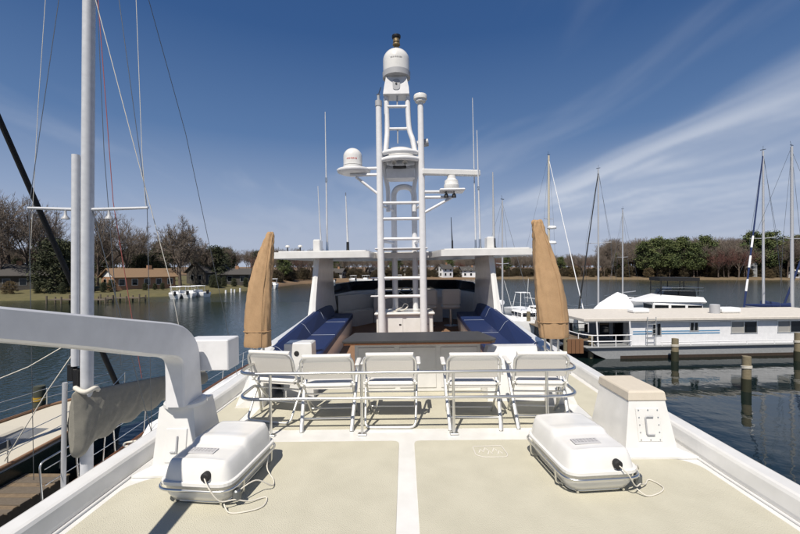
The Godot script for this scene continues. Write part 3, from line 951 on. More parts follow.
# folding chair, sitter facing -z; closed: its after legs join in a bar on the deck
func make_chair(closed: bool) -> Node3D:
	var t := proto("folding_chair", "chair", "folding deck chairs at the bar")
	var s := begin()
	# backrest: bent frame tube with a padded panel that rolls over the top
	var fr := rounded([Vector3(-0.262, 0.40, 0.13), Vector3(-0.262, 0.72, 0.245), Vector3(0.262, 0.72, 0.245), Vector3(0.262, 0.40, 0.13)], 0.09, 7)
	tube(s, fr, 0.0125, 10)
	part("back_frame", s, M.alloy, t)
	s = begin()
	var rings := []
	for q in [[0.478, 0.150, 0.006], [0.482, 0.150, 0.012], [0.55, 0.170, 0.016], [0.62, 0.196, 0.02], [0.68, 0.220, 0.028], [0.718, 0.235, 0.034], [0.738, 0.242, 0.03], [0.746, 0.244, 0.012]]:
		var r := []
		for v in round_outline([Vector2(-0.245, -q[2]), Vector2(0.245, -q[2]), Vector2(0.245, q[2]), Vector2(-0.245, q[2])], 0.02, 4):
			r.append(Vector3(v.x * (1.0 if q[0] < 0.70 else 0.985), q[0], q[1] - 0.012 + v.y))
		rings.append(r)
	loft(s, rings, true)
	var bk := part("backrest", s, M.vinyl_white, t)
	s = begin()
	box(s, Vector3(0, 0.585, 0.197), Vector3(0.475, 0.215, 0.006), 0.002, Basis(Vector3.RIGHT, 0.335))
	part("back_lining", s, M.vinyl_grey, bk)
	s = begin()
	box(s, Vector3(0, 0.395, -0.07), Vector3(0.48, 0.05, 0.44), 0.02, Basis(Vector3.RIGHT, -0.06))
	var seat := part("seat", s, M.vinyl_white, t)
	s = begin()
	box(s, Vector3(0, 0.364, -0.07), Vector3(0.46, 0.012, 0.42), 0.004, Basis(Vector3.RIGHT, -0.06))
	part("seat_board", s, M.vinyl_grey, seat)
	for k in [-1.0, 1.0]:
		if not closed:
			s = begin()
			tube(s, [Vector3(k * 0.272, 0.565, -0.20), Vector3(k * 0.266, 0.30, 0.06), Vector3(k * 0.245, 0.0, 0.29)], 0.019, 8, 0.021, true, 0.6)
			part("leg", s, M.alloy, t)
		s = begin()
		tube(s, [Vector3(k * 0.250, 0.44, 0.15), Vector3(k * 0.250, 0.20, -0.05), Vector3(k * 0.250, 0.0, -0.26)], 0.0125, 8)
		part("leg", s, M.alloy, t)
		s = begin()
		tube(s, rounded([Vector3(k * 0.285, 0.52, 0.19), Vector3(k * 0.288, 0.575, 0.10), Vector3(k * 0.288, 0.585, -0.22)], 0.04), 0.010, 8)
		var arm := part("arm_frame", s, M.alloy, t)
		s = begin()
		box(s, Vector3(k * 0.290, 0.600, -0.06), Vector3(0.048, 0.022, 0.30), 0.008)
		part("armrest", s, M.vinyl_white, arm)
		s = begin()
		lathe(s, Vector3(k * 0.262, 0.415, 0.135), [Vector2(0, -0.012), Vector2(0.018, -0.012), Vector2(0.018, 0.012), Vector2(0, 0.012)], 12, Basis(Vector3.FORWARD, PI / 2))
		part("hinge", s, M.vinyl_white, t)
	s = begin()
	if closed:
		tube(s, rounded([Vector3(-0.272, 0.565, -0.20), Vector3(-0.266, 0.30, 0.06), Vector3(-0.25, 0.013, 0.27), Vector3(0.25, 0.013, 0.27), Vector3(0.266, 0.30, 0.06), Vector3(0.272, 0.565, -0.20)], 0.06, 6), 0.0125, 8)
		part("leg_frame", s, M.alloy, t)
	else:
		tube(s, [Vector3(-0.255, 0.10, 0.205), Vector3(0.255, 0.10, 0.205)], 0.010, 8)
		part("stretcher", s, M.alloy, t)
	s = begin()
	tube(s, [Vector3(-0.25, 0.06, -0.20), Vector3(0.25, 0.06, -0.20)], 0.010, 8)
	part("stretcher", s, M.alloy, t)
	s = begin()
	tube(s, [Vector3(-0.26, 0.30, 0.055), Vector3(0.26, 0.30, 0.055)], 0.009, 8)
	part("stretcher", s, M.alloy, t)
	return t

# ------------------------------------------------------------------ flybridge furniture
func make_flybridge() -> void:
	for k in [-1.0, 1.0]:
		var t := thing("lounge_seat", "navy cushioned bench along the flybridge side %s" % ("facing the sailboat masts over the crane" if k < 0 else "on the houseboat side"), "bench", Vector3(k * 1.4, 0, -7.2), "flybridge benches", true)
		var s := begin()
		loft(s, [[Vector3(k * 1.14, 0.01, -5.2), Vector3(k * 1.60, 0.01, -5.2), Vector3(k * 1.88, 0.01, -10.2), Vector3(k * 1.35, 0.01, -10.2)], [Vector3(k * 1.12, 0.36, -5.2), Vector3(k * 1.66, 0.36, -5.2), Vector3(k * 1.9, 0.36, -10.2), Vector3(k * 1.33, 0.36, -10.2)]], false)
		part("base", s, M.gel, t)
		var n := 3
		for i in n:
			var z0 := -5.22 - 5.0 * i / n
			var z1 := -5.20 - 5.0 * (i + 1) / n
			var f0 := (-z0 - 5.2) / 5.0
			var f1 := (-z1 - 5.2) / 5.0
			var xi0 := lerpf(1.11, 1.32, f0)
			var xi1 := lerpf(1.11, 1.32, f1)
			var xo0 := lerpf(1.56, 1.80, f0)
			var xo1 := lerpf(1.56, 1.80, f1)
			s = begin()
			slab(s, round_outline([Vector2(k * xi0, z0), Vector2(k * xo0, z0), Vector2(k * xo1, z1), Vector2(k * xi1, z1)], 0.03, 3), 0.362, 0.47, 0.02)
			var cu := part("seat_cushion", s, M.navy, t)
			s = begin()
			tube(s, [Vector3(k * (xi0 + 0.02), 0.468, z0 - 0.01), Vector3(k * xo0, 0.468, z0 - 0.01)], 0.003, 6)
			part("piping", s, M.piping, cu)
			s = begin()
			var h0 := lerpf(0.60, 0.80, f0)
			var h1 := lerpf(0.60, 0.80, f1)
			loft(s, [[Vector3(k * (xo0 - 0.03), 0.471, z0), Vector3(k * (xo0 + 0.09), h0 - 0.03, z0), Vector3(k * (xo0 + 0.13), h0, z0), Vector3(k * (xo0 + 0.18), h0, z0), Vector3(k * (xo0 + 0.10), 0.471, z0)], [Vector3(k * (xo1 - 0.03), 0.471, z1), Vector3(k * (xo1 + 0.09), h1 - 0.03, z1), Vector3(k * (xo1 + 0.13), h1, z1), Vector3(k * (xo1 + 0.18), h1, z1), Vector3(k * (xo1 + 0.10), 0.471, z1)]], false)
			var bc := part("back_cushion", s, M.navy, t)
			s = begin()
			tube(s, [Vector3(k * (xo0 - 0.02), 0.48, z0 - 0.01), Vector3(k * (xo0 + 0.085), h0 - 0.028, z0 - 0.01), Vector3(k * (xo0 + 0.14), h0 + 0.003, z0 - 0.01)], 0.003, 6)
			part("piping", s, M.piping, bc)
		# white locker closing the after end
		s = begin()
		if k < 0:
			loft(s, [rect(-1.50, -1.12, -4.92, -5.18, 0.006), rect(-1.49, -1.14, -4.94, -5.18, 0.30), rect(-1.49, -1.15, -4.95, -5.18, 0.675), rect(-1.47, -1.17, -4.97, -5.16, 0.69)], false)
		else:
			loft(s, [rect(0.98, 1.78, -4.75, -5.18, 0.006), rect(1.0, 1.78, -4.85, -5.18, 0.30), rect(1.02, 1.74, -4.98, -5.18, 0.52), rect(1.05, 1.66, -5.02, -5.17, 0.60)], false)
		part("end_locker", s, M.gel, t)
		s = begin()
		var at := Vector3(-1.335, 0.56, -4.948) if k < 0 else Vector3(1.45, 0.42, -4.925)
		lathe(s, at, [Vector2(0, 0.012), Vector2(0.026, 0.012), Vector2(0.032, 0.006), Vector2(0.032, 0)], 14, Basis(Vector3.RIGHT, PI / 2))
		part("socket", s, M.rubber, t)

	# lidded cabinet at the mast foot
	var t := thing("deck_cabinet", "white cabinet with overhanging lid between the mast legs", "cabinet", Vector3(0, 0, -9.3), "", true)
	var s := begin()
	box(s, Vector3(0.0, 0.28, -9.30), Vector3(1.26, 0.54, 0.76), 0.015)
	var b := part("body", s, M.gel, t)
	for x in [-0.30, 0.30]:
		s = begin()
		box(s, Vector3(x, 0.28, -8.915), Vector3(0.52, 0.42, 0.016), 0.006)
		var dr := part("door", s, M.gel, b)
		s = begin()
		box(s, Vector3(x + 0.2, 0.34, -8.902), Vector3(0.05, 0.03, 0.012), 0.004)
		part("latch", s, M.black, dr)
	s = begin()
	box(s, Vector3(0.0, 0.585, -9.28), Vector3(1.34, 0.06, 0.86), 0.02)
	part("lid", s, M.gel, t)
	s = begin()
	tube(s, curve([Vector3(-0.25, 0.62, -9.1), Vector3(-0.1, 0.63, -9.05), Vector3(0.02, 0.66, -9.15), Vector3(0.08, 0.74, -9.2), Vector3(0.0, 0.78, -9.2), Vector3(-0.06, 0.70, -9.2), Vector3(-0.2, 0.635, -9.2)], 5), 0.014, 6)
	tag_solo("coiled_hose", s, M.rope, "white coiled hose lying on the cabinet lid at the mast foot", "hose")

	# port dinette back and helm console in front of the windscreen
	t = thing("helm_console", "white helm console with dark instrument dash under the windscreen", "console", Vector3(0.1, 0, -12), "", true)
	s = begin()
	loft(s, [rect(-0.9, 1.1, -11.7, -12.7, 0.01), rect(-0.9, 1.1, -11.7, -12.7, 0.74), rect(-0.86, 1.06, -12.0, -12.7, 0.92)], false)
	part("body", s, M.gel, t)
	s = begin()
	box(s, Vector3(0.1, 0.835, -11.86), Vector3(1.7, 0.02, 0.28), 0.005, Basis(Vector3.RIGHT, 0.53))
	part("dash", s, M.screen, t)
	s = begin()
	var wheel := []
	for k in 25:
		var a := TAU * k / 24
		wheel.append(Vector3(0.05 + cos(a) * 0.24, 0.80 + sin(a) * 0.22, -11.62 - sin(a) * 0.06))
	tube(s, wheel, 0.014, 6)
	var wl := part("steering_wheel", s, M.stainless, t)
	for k in 3:
		var a := TAU * k / 3 + 0.5
		s = begin()
		tube(s, [Vector3(0.05, 0.8, -11.66), Vector3(0.05 + cos(a) * 0.24, 0.80 + sin(a) * 0.22, -11.62 - sin(a) * 0.06)], 0.009, 6)
		part("spoke", s, M.stainless, wl)
	t = thing("dinette_bench", "white moulded bench curving along the port front of the flybridge", "bench", Vector3(-1.4, 0, -11.9), "", true)
	s = begin()
	loft(s, [[Vector3(-1.85, 0.01, -11.2), Vector3(-0.92, 0.01, -12.25), Vector3(-0.92, 0.01, -12.7), Vector3(-1.5, 0.01, -12.5), Vector3(-1.93, 0.01, -11.6)], [Vector3(-1.87, 0.84, -11.2), Vector3(-0.92, 0.84, -12.3), Vector3(-0.92, 0.84, -12.7), Vector3(-1.5, 0.84, -12.5), Vector3(-1.95, 0.84, -11.6)]], false)
	part("backrest", s, M.gel, t)
	s = begin()
	loft(s, [[Vector3(-1.75, 0.01, -11.05), Vector3(-1.35, 0.01, -11.0), Vector3(-0.92, 0.01, -11.7), Vector3(-0.92, 0.01, -12.2)], [Vector3(-1.75, 0.42, -11.05), Vector3(-1.33, 0.42, -10.98), Vector3(-0.92, 0.42, -11.68), Vector3(-0.92, 0.42, -12.2)]], false)
	part("seat", s, M.gel, t)
	for x in [0.62, 1.25]:
		t = thing("helm_chair", "pale grey pedestal helm chair beside the %s" % ("steering wheel" if x < 1 else "starboard bench"), "chair", Vector3(x, 0, -10.9), "helm chairs", true)
		s = begin()
		lathe(s, Vector3(x, 0.008, -10.9), [Vector2(0, 0), Vector2(0.2, 0), Vector2(0.2, 0.02), Vector2(0.05, 0.04), Vector2(0.045, 0.48), Vector2(0, 0.48)], 16)
		part("pedestal", s, M.stainless, t)
		s = begin()
		box(s, Vector3(x, 0.54, -10.92), Vector3(0.5, 0.11, 0.46), 0.04)
		part("seat", s, M.vinyl_grey, t)
		s = begin()
		box(s, Vector3(x, 0.80, -10.70), Vector3(0.5, 0.44, 0.10), 0.04, Basis(Vector3.RIGHT, 0.15))
		part("backrest", s, M.vinyl_grey, t)

	# aerials and small domes on the hardtop: x, z, foot, top, radius, lean, kind
	var whips := [
		[-1.72, -9.0, 1.99, 5.15, 0.022, 0.0, "long two-piece white whip aerial on the port half of the hardtop"],
		[-1.80, -8.72, 1.99, 3.42, 0.018, -0.05, "short white whip aerial leaning beside the port aerial bracket"],
		[-1.27, -9.1, 1.99, 3.34, 0.024, -0.03, "short white stick aerial with black foot near the mast on the port hardtop"],
		[1.62, -9.0, 1.99, 5.4, 0.018, -0.02, "tallest white whip aerial on the starboard hardtop"],
		[1.68, -8.8, 1.99, 4.6, 0.022, -0.03, "white whip aerial beside the starboard aerial bracket"],
		[1.12, -9.2, 1.99, 2.75, 0.015, -0.02, "short dark rod aerial on the starboard hardtop between mast and bracket"],
		[1.96, -8.7, 1.99, 3.65, 0.028, 0.0, "thick grey tapered aerial outboard of the starboard bracket"],
	]
	for w in whips:
		var foot := Vector3(w[0], w[2], w[1])
		t = thing("whip_aerial", w[6], "aerial", foot, "aerials on the hardtop", true)
		s = begin()
		lathe(s, foot, [Vector2(0, 0), Vector2(w[4] * 2.0, 0), Vector2(w[4] * 2.0, 0.02), Vector2(w[4] * 1.4, 0.05), Vector2(w[4] * 1.3, 0.22), Vector2(0, 0.23)], 10)
		part("mount", s, M.black if w[4] > 0.023 or w[4] < 0.016 else M.stainless, t)
		s = begin()
		var tall: float = w[3] - w[2]
		tube(s, [foot + Vector3(0, 0.2, 0), foot + Vector3(w[5] * 0.5, tall * 0.52, 0), foot + Vector3(w[5], tall, 0)], w[4], 8, w[4] * 0.4)
		part("rod", s, M.dome_grey if w[4] > 0.026 else (M.black if w[4] < 0.016 else M.spar), t)
		if tall > 2.0:
			s = begin()
			tube(s, [foot + Vector3(w[5] * 0.5, tall * 0.50, 0), foot + Vector3(w[5] * 0.52, tall * 0.53, 0)], w[4] * 1.25, 8)
			part("ferrule", s, M.stainless, t)
	for x in [-2.47, -2.2]:
		var foot := Vector3(x, 1.99, -8.5)
		t = thing("gps_mushroom", "small white mushroom antenna near the port tip of the hardtop", "antenna", foot, "mushroom antennas on the hardtop", true)
		s = begin()
		tube(s, [foot, foot + Vector3(0, 0.09, 0)], 0.014, 8)
		part("stem", s, M.black, t)
		s = begin()
		lathe(s, foot + Vector3(0, 0.085, 0), [Vector2(0, 0), Vector2(0.045, 0), Vector2(0.05, 0.02), Vector2(0.035, 0.045), Vector2(0, 0.055)], 14)
		part("cap", s, M.gel, t)

func tag_solo(called: String, s: SurfaceTool, m: Material, label: String, category: String, group := "", aboard := true) -> MeshInstance3D:
	var o := part(numbered(called), s, m, self)
	o.transform = (YACHT if aboard else Transform3D()) * Transform3D(Basis(), org)
	describe(o, label, category, group)
	return o

# ------------------------------------------------------------------ radar mast
func make_mast() -> void:
	var z := -8.78
	var t := thing("radar_mast", "tall white tubular radar mast with ladder rungs, ring platform and side arms", "mast", Vector3(-0.04, 0.01, -9.0), "", true)
	var s: SurfaceTool
	for x in [-0.50, 0.42]:
		s = begin()
		tube(s, [Vector3(x, 0.01, z), Vector3(x, 5.16, z)], 0.084, 14, 0.064)
		part("leg", s, M.steel_paint, t)
	for y in [0.98, 1.38, 2.24, 2.68, 3.03]:
		s = begin()
		tube(s, [Vector3(-0.47, y, z), Vector3(0.39, y, z)], 0.034, 8)
		part("rung", s, M.steel_paint, t)
	for y in [0.99, 1.39]:
		s = begin()
		box(s, Vector3(-0.64, y, z), Vector3(0.19, 0.03, 0.09), 0.008)
		part("foot_peg", s, M.steel_paint, t)
	s = begin()
	tube(s, rounded([Vector3(-0.22, 0.61, -9.62), Vector3(-0.22, 3.55, -9.62), Vector3(0.27, 3.55, -9.62), Vector3(0.27, 0.61, -9.62)], 0.24, 10), 0.068, 12)
	part("rear_arch", s, M.steel_paint, t)
	for y in [0.98, 2.24, 3.03]:
		for k in [[-0.50, -0.22], [0.42, 0.27]]:
			s = begin()
			tube(s, [Vector3(k[0], y - 0.04, z), Vector3(k[1], y - 0.04, -9.62)], 0.028, 8)
			part("brace", s, M.steel_paint, t)
	s = begin()
	box(s, Vector3(-0.05, 2.03, -9.13), Vector3(1.16, 0.025, 0.8), 0.006)
	part("step_plate", s, M.steel_paint, t)
	# curved legs from the arch up to the ring
	for k in [-1.0, 1.0]:
		s = begin()
		tube(s, curve([Vector3(-0.04 + k * 0.30, 2.9, -9.2), Vector3(-0.04 + k * 0.30, 3.4, -9.2), Vector3(-0.04 + k * 0.36, 3.75, -9.18), Vector3(-0.04 + k * 0.37, 4.0, -9.15)], 5), 0.05, 10)
		part("brace", s, M.steel_paint, t)
	s = begin()
	box(s, Vector3(-0.04, 3.74, -9.2), Vector3(0.66, 0.24, 0.36), 0.02)
	part("junction_box", s, M.steel_paint, t)
	for q in [[3.98, 0.50], [4.14, 0.46]]:
		s = begin()
		var loop := []
		for k in 37:
			var a := TAU * k / 36
			loop.append(Vector3(-0.04 + cos(a) * q[1], q[0], -9.1 + sin(a) * q[1]))
		tube(s, loop, 0.052, 10)
		part("ring", s, M.steel_paint, t)
	s = begin()
	lathe(s, Vector3(-0.04, 4.02, -9.1), [Vector2(0, 0), Vector2(0.47, 0), Vector2(0.47, 0.03), Vector2(0, 0.03)], 28)
	part("platform", s, M.steel_paint, t)
	for k in [-1.0, 1.0]:
		s = begin()
		tube(s, curve([Vector3(-0.04 + k * 0.33, 4.14, -8.85), Vector3(-0.05 + k * 0.29, 4.45, -8.9), Vector3(-0.08 + k * 0.245, 4.75, -8.95), Vector3(-0.10 + k * 0.24, 5.5, -9.0)], 6), 0.058, 10)
		part("upper_leg", s, M.steel_paint, t)
		s = begin()
		tube(s, [Vector3(-0.04 + k * 0.30, 4.14, -9.3), Vector3(-0.10 + k * 0.22, 5.5, -9.16)], 0.03, 8)
		part("upper_leg", s, M.steel_paint, t)
	for y in [4.72, 5.22]:
		s = begin()
		tube(s, [Vector3(-0.34, y, -8.96), Vector3(0.14, y, -8.96)], 0.034, 8)
		part("rung", s, M.steel_paint, t)
	s = begin()
	tube(s, [Vector3(-0.09, 4.4, -8.97), Vector3(-0.09, 4.72, -8.97)], 0.016, 6)
	part("conduit", s, M.dome_grey, t)
	s = begin()
	tube(s, [Vector3(-0.09, 5.22, -8.97), Vector3(-0.09, 5.5, -8.97)], 0.016, 6)
	part("conduit", s, M.dome_grey, t)
	s = begin()
	loft(s, [rect(-0.40, 0.18, -8.86, -9.25, 5.47), rect(-0.38, 0.17, -8.87, -9.24, 5.62), rect(-0.33, 0.12, -8.88, -9.23, 5.86)], false)
	var hd := part("dome_bracket", s, M.steel_paint, t)
	s = begin()
	var plate_ring := []
	for v in round_outline([Vector2(-0.08, 5.56), Vector2(0.08, 5.56), Vector2(0.08, 5.80), Vector2(-0.08, 5.80)], 0.07, 4):
		plate_ring.append(Vector3(-0.105 + v.x, v.y, -8.862))
	var front := []
	for p in plate_ring:
		front.append(p + Vector3(0, 0, 0.006))
	loft(s, [plate_ring, front], false)
	part("cover_plate", s, M.dome_grey, hd)
	s = begin()
	lathe(s, Vector3(-0.105, 5.69, -8.857), [Vector2(0.022, 0), Vector2(0.022, 0.012), Vector2(0, 0.012)], 10, Basis(Vector3.RIGHT, PI / 2))
	part("lock", s, M.black, hd)
	# arms to port and starboard
	for y in [3.66, 3.80]:
		s = begin()
		tube(s, [Vector3(-0.50, y, z), Vector3(-1.15, y, -8.8)], 0.034, 8)
		part("port_arm", s, M.steel_paint, t)
	s = begin()
	tube(s, [Vector3(-0.50, 3.2, z), Vector3(-1.02, 3.62, -8.8)], 0.03, 8)
	part("port_strut", s, M.steel_paint, t)
	s = begin()
	loft(s, [ellipse(Vector3(-1.08, 3.70, -8.9), 0.26, 0.22), ellipse(Vector3(-1.08, 3.74, -8.9), 0.36, 0.30), ellipse(Vector3(-1.08, 3.80, -8.9), 0.38, 0.32), ellipse(Vector3(-1.08, 3.815, -8.9), 0.36, 0.30)], true)
	part("port_platform", s, M.steel_paint, t)
	for y in [3.14, 3.26]:
		s = begin()
		tube(s, [Vector3(0.42, y, z), Vector3(1.1, y, -8.8)], 0.034, 8)
		part("starboard_arm", s, M.steel_paint, t)
	s = begin()
	tube(s, [Vector3(0.42, 2.78, z), Vector3(1.05, 3.12, -8.8)], 0.03, 8)
	part("starboard_strut", s, M.steel_paint, t)
	s = begin()
	box(s, Vector3(1.08, 3.285, -8.85), Vector3(0.56, 0.05, 0.42), 0.02)
	part("starboard_platform", s, M.steel_paint, t)
	for x in [0.95, 1.12]:
		var foot := Vector3(x, 3.12, -8.75)
		t = thing("deck_floodlight", "small black floodlight hanging under the radar platform", "floodlight", foot, "floodlights under the radar", true)
		s = begin()
		lathe(s, foot, [Vector2(0, 0), Vector2(0.05, 0), Vector2(0.045, 0.05), Vector2(0.03, 0.09), Vector2(0, 0.09)], 12)
		part("housing", s, M.black, t)
		s = begin()
		tube(s, [foot + Vector3(0, 0.08, 0), foot + Vector3(0, 0.14, 0)], 0.012, 6)
		part("bracket", s, M.black, t)

	# what the mast carries
	t = thing("satellite_dome", "large white satellite dome with grey skirt crowning the radar mast", "antenna dome", Vector3(-0.10, 5.86, -9.05), "satellite domes on the mast", true)
	s = begin()
	lathe(s, org, [Vector2(0, 0), Vector2(0.24, 0), Vector2(0.31, 0.03), Vector2(0.315, 0.15)], 32)
	part("skirt", s, M.dome_grey, t)
	s = begin()
	lathe(s, org, dome(0.30, 0.15, 0.42, 0.69), 32)
	part("dome", s, M.gel, t)
	s = begin()
	lathe(s, org + Vector3(-0.02, 0.56, 0.235), [Vector2(0.03, 0), Vector2(0.03, 0.012), Vector2(0, 0.012)], 10, Basis(Vector3.RIGHT, 0.9))
	part("badge", s, M.ink, t)
	lettering(t, org + Vector3(0, 0.38, 0), 0.3005, 9, 0.030, M.ink, 0.026)
	t = thing("navigation_light", "black all-round navigation light on top of the large dome", "navigation light", Vector3(-0.09, 6.55, -9.05), "", true)
	s = begin()
	for x in [-0.05, 0.05]:
		tube(s, [org + Vector3(x, 0, 0), org + Vector3(x * 0.8, 0.13, 0)], 0.012, 6)
	part("stand", s, M.brass, t)
	s = begin()
	lathe(s, org + Vector3(0, 0.10, 0), [Vector2(0, 0), Vector2(0.085, 0), Vector2(0.085, 0.025), Vector2(0.06, 0.03), Vector2(0.06, 0.06), Vector2(0.075, 0.065), Vector2(0.075, 0.14), Vector2(0, 0.14)], 18)
	part("lens", s, M.brass, t)
	s = begin()
	lathe(s, org + Vector3(0, 0.24, 0), [Vector2(0, 0), Vector2(0.09, 0.01), Vector2(0.10, 0.03), Vector2(0.10, 0.07), Vector2(0.06, 0.09), Vector2(0, 0.095)], 18)
	part("cap", s, M.black, t)
	t = thing("satellite_dome", "smaller white satellite dome with red lettering on the mast's port arm", "antenna dome", Vector3(-1.10, 3.815, -8.9), "satellite domes on the mast", true)
	s = begin()
	lathe(s, org, [Vector2(0, 0), Vector2(0.205, 0), Vector2(0.215, 0.02), Vector2(0.215, 0.07), Vector2(0.2, 0.075)], 28)
	part("skirt", s, M.gel, t)
	s = begin()
	lathe(s, org, dome(0.21, 0.08, 0.27, 0.47), 28)
	part("dome", s, M.gel, t)
	lettering(t, org + Vector3(0, 0.20, 0), 0.2105, 8, 0.030, M.red, 0.026)
	t = thing("flat_dome", "low white dome lying on the mast's ring platform", "antenna dome", Vector3(-0.05, 4.05, -9.2), "", true)
	s = begin()
	lathe(s, org, [Vector2(0, 0), Vector2(0.36, 0), Vector2(0.40, 0.06), Vector2(0.38, 0.17), Vector2(0.28, 0.26), Vector2(0.12, 0.30), Vector2(0, 0.31)], 30)
	part("dome", s, M.gel, t)
	t = thing("radar_scanner", "white open-array radar bar on turning unit on the mast's starboard arm", "radar", Vector3(1.08, 3.31, -8.85), "", true)
	s = begin()
	lathe(s, org, [Vector2(0, 0), Vector2(0.15, 0), Vector2(0.17, 0.03), Vector2(0.17, 0.10), Vector2(0.155, 0.12), Vector2(0.15, 0.20), Vector2(0.10, 0.24), Vector2(0.09, 0.31), Vector2(0, 0.31)], 20)
	part("turning_unit", s, M.gel, t)
	s = begin()
	box(s, org + Vector3(0, 0.38, 0), Vector3(1.32, 0.13, 0.13), 0.02, Basis(Vector3.UP, 0.18))
	part("scanner_bar", s, M.gel, t)
	t = thing("gps_mushroom", "white mushroom antenna on the starboard mast pole", "antenna", Vector3(0.42, 5.16, z), "pole-top fittings of the mast", true)
	s = begin()
	lathe(s, org, [Vector2(0, 0), Vector2(0.06, 0), Vector2(0.065, 0.06), Vector2(0.115, 0.075), Vector2(0.12, 0.125), Vector2(0.145, 0.13), Vector2(0.15, 0.20), Vector2(0.135, 0.23), Vector2(0, 0.245)], 18)
	part("body", s, M.gel, t)
	t = thing("anemometer", "small grey wind sensor and lamp on the port mast pole", "wind sensor", Vector3(-0.50, 5.16, z), "pole-top fittings of the mast", true)
	s = begin()
	lathe(s, org, [Vector2(0, 0), Vector2(0.075, 0), Vector2(0.075, 0.12), Vector2(0.03, 0.14), Vector2(0.03, 0.24), Vector2(0.045, 0.26), Vector2(0, 0.28)], 12)
	part("lamp", s, M.dome_grey, t)
	s = begin()
	tube(s, [org + Vector3(0, 0.26, 0), org + Vector3(0.06, 0.42, 0)], 0.009, 6)
	part("vane", s, M.black, t)
	t = thing("searchlight", "grey searchlight on the starboard side of the mast's ring", "searchlight", Vector3(0.52, 4.30, -9.0), "", true)
	s = begin()
	lathe(s, org + Vector3(-0.05, 0.10, 0), [Vector2(0, -0.13), Vector2(0.07, -0.13), Vector2(0.085, 0.0), Vector2(0.085, 0.12), Vector2(0, 0.12)], 16, Basis(Vector3.FORWARD, PI / 2 - 0.15))
	part("barrel", s, M.dome_grey, t)
	s = begin()
	tube(s, [org + Vector3(-0.10, -0.14, 0), org + Vector3(-0.06, 0.06, 0)], 0.03, 8)
	part("bracket", s, M.gel, t)
	t = thing("air_horn", "white twin air horn under the mast's ring platform", "horn", Vector3(-0.04, 3.87, -8.95), "", true)
	for x in [-0.14, 0.10]:
		s = begin()
		lathe(s, org + Vector3(x, 0.05, 0.0), [Vector2(0, -0.15), Vector2(0.02, -0.15), Vector2(0.028, 0.0), Vector2(0.06, 0.14), Vector2(0.04, 0.135), Vector2(0, 0.02)], 14, Basis(Vector3.RIGHT, PI / 2))
		part("trumpet", s, M.gel, t)
	s = begin()
	box(s, org + Vector3(-0.02, 0.0, -0.04), Vector3(0.3, 0.04, 0.10), 0.01)
	part("bracket", s, M.black, t)

func ellipse(c: Vector3, a: float, b: float, n := 24) -> Array:
	var out := []
	for k in n:
		var g := TAU * k / n
		out.append(c + Vector3(cos(g) * a, 0, sin(g) * b))
	return out

func dome(r: float, y0: float, y1: float, top: float) -> Array:
	var out := [Vector2(r, y0), Vector2(r, y1)]
	for k in range(1, 9):
		var a := PI / 2 * k / 8
		out.append(Vector2(r * cos(a), y1 + (top - y1) * sin(a)))
	return out

# a short row of print too small to read, following the dome's face
func lettering(t: Node3D, at: Vector3, r: float, n: int, pitch: float, m: Material, tall: float) -> void:
	for i in n:
		var a := (i - (n - 1) / 2.0) * pitch / r
		var s := begin()
		var b := Basis(Vector3.UP, a)
		box(s, at + b * Vector3(0, 0, r + 0.002), Vector3(pitch * (0.45 + 0.2 * ((i * 5) % 3) / 2.0), tall, 0.003), 0.0, b)
		part("letter", s, m, t)

# ------------------------------------------------------------------ water, land, trees, houses
# the shoreline as bearings (x per metre ahead) and distances ahead
var SHORE := [[-2.2, 40.0], [-1.5, 62.0], [-1.0, 72.0], [-0.8, 76.0], [-0.6, 84.0], [-0.48, 92.0], [-0.40, 104.0], [-0.34, 118.0], [-0.26, 150.0], [-0.15, 172.0], [0.0, 190.0], [0.1, 205.0], [0.25, 218.0], [0.4, 214.0], [0.6, 206.0], [0.8, 204.0], [1.05, 200.0], [1.5, 170.0], [2.4, 110.0]]

func shore_at(b: float) -> float:
	for i in range(1, SHORE.size()):
		if b <= SHORE[i][0]:
			return lerpf(SHORE[i - 1][1], SHORE[i][1], clampf((b - SHORE[i - 1][0]) / (SHORE[i][0] - SHORE[i - 1][0]), 0, 1))
	return SHORE[-1][1]

func rise(inland: float) -> float:
	var prof := [[-3.0, -1.2], [0.0, -0.1], [1.2, 0.55], [6.0, 0.9], [20.0, 1.7], [60.0, 3.2], [200.0, 5.0], [700.0, 8.0]]
	for i in range(1, prof.size()):
		if inland <= prof[i][0]:
			return WATER + lerpf(prof[i - 1][1], prof[i][1], clampf((inland - prof[i - 1][0]) / (prof[i][0] - prof[i - 1][0]), 0, 1))
	return WATER + 8.0

func ashore(b: float, inland: float) -> Vector3:
	var d := shore_at(b) + inland
	return Vector3(b * d, rise(inland), -d)

func land(called: String, b0: float, b1: float, i0: float, i1: float, m: Material) -> void:
	org = Vector3.ZERO
	var s := begin()
	s.set_smooth_group(0)
	var n := int((b1 - b0) / 0.02)
	var cuts := [-3.0, -0.8, 0.0, 1.2, 3.5, 6.0, 12.0, 20.0, 40.0, 60.0, 120.0, 200.0, 400.0, 700.0]
	var ns := FastNoiseLite.new()
	ns.seed = 12
	ns.frequency = 0.06
	var rows := []
	for c in cuts:
		if c >= i0 and c <= i1:
			var row := []
			for k in n + 1:
				var b := lerpf(b0, b1, float(k) / n)
				var p := ashore(b, c + ns.get_noise_1d(b * 900.0) * minf(1.4, 0.3 + absf(c) * 0.2))
				p.y += ns.get_noise_2d(p.x, p.z) * clampf(c * 0.06, 0.0, 0.6)
				row.append(p)
			rows.append(row)
	for j in range(1, rows.size()):
		for k in n:
			quad(s, rows[j - 1][k], rows[j - 1][k + 1], rows[j][k + 1], rows[j][k], Vector3(rows[j][k].x, -100, rows[j][k].z))
	setting(called, s, m)

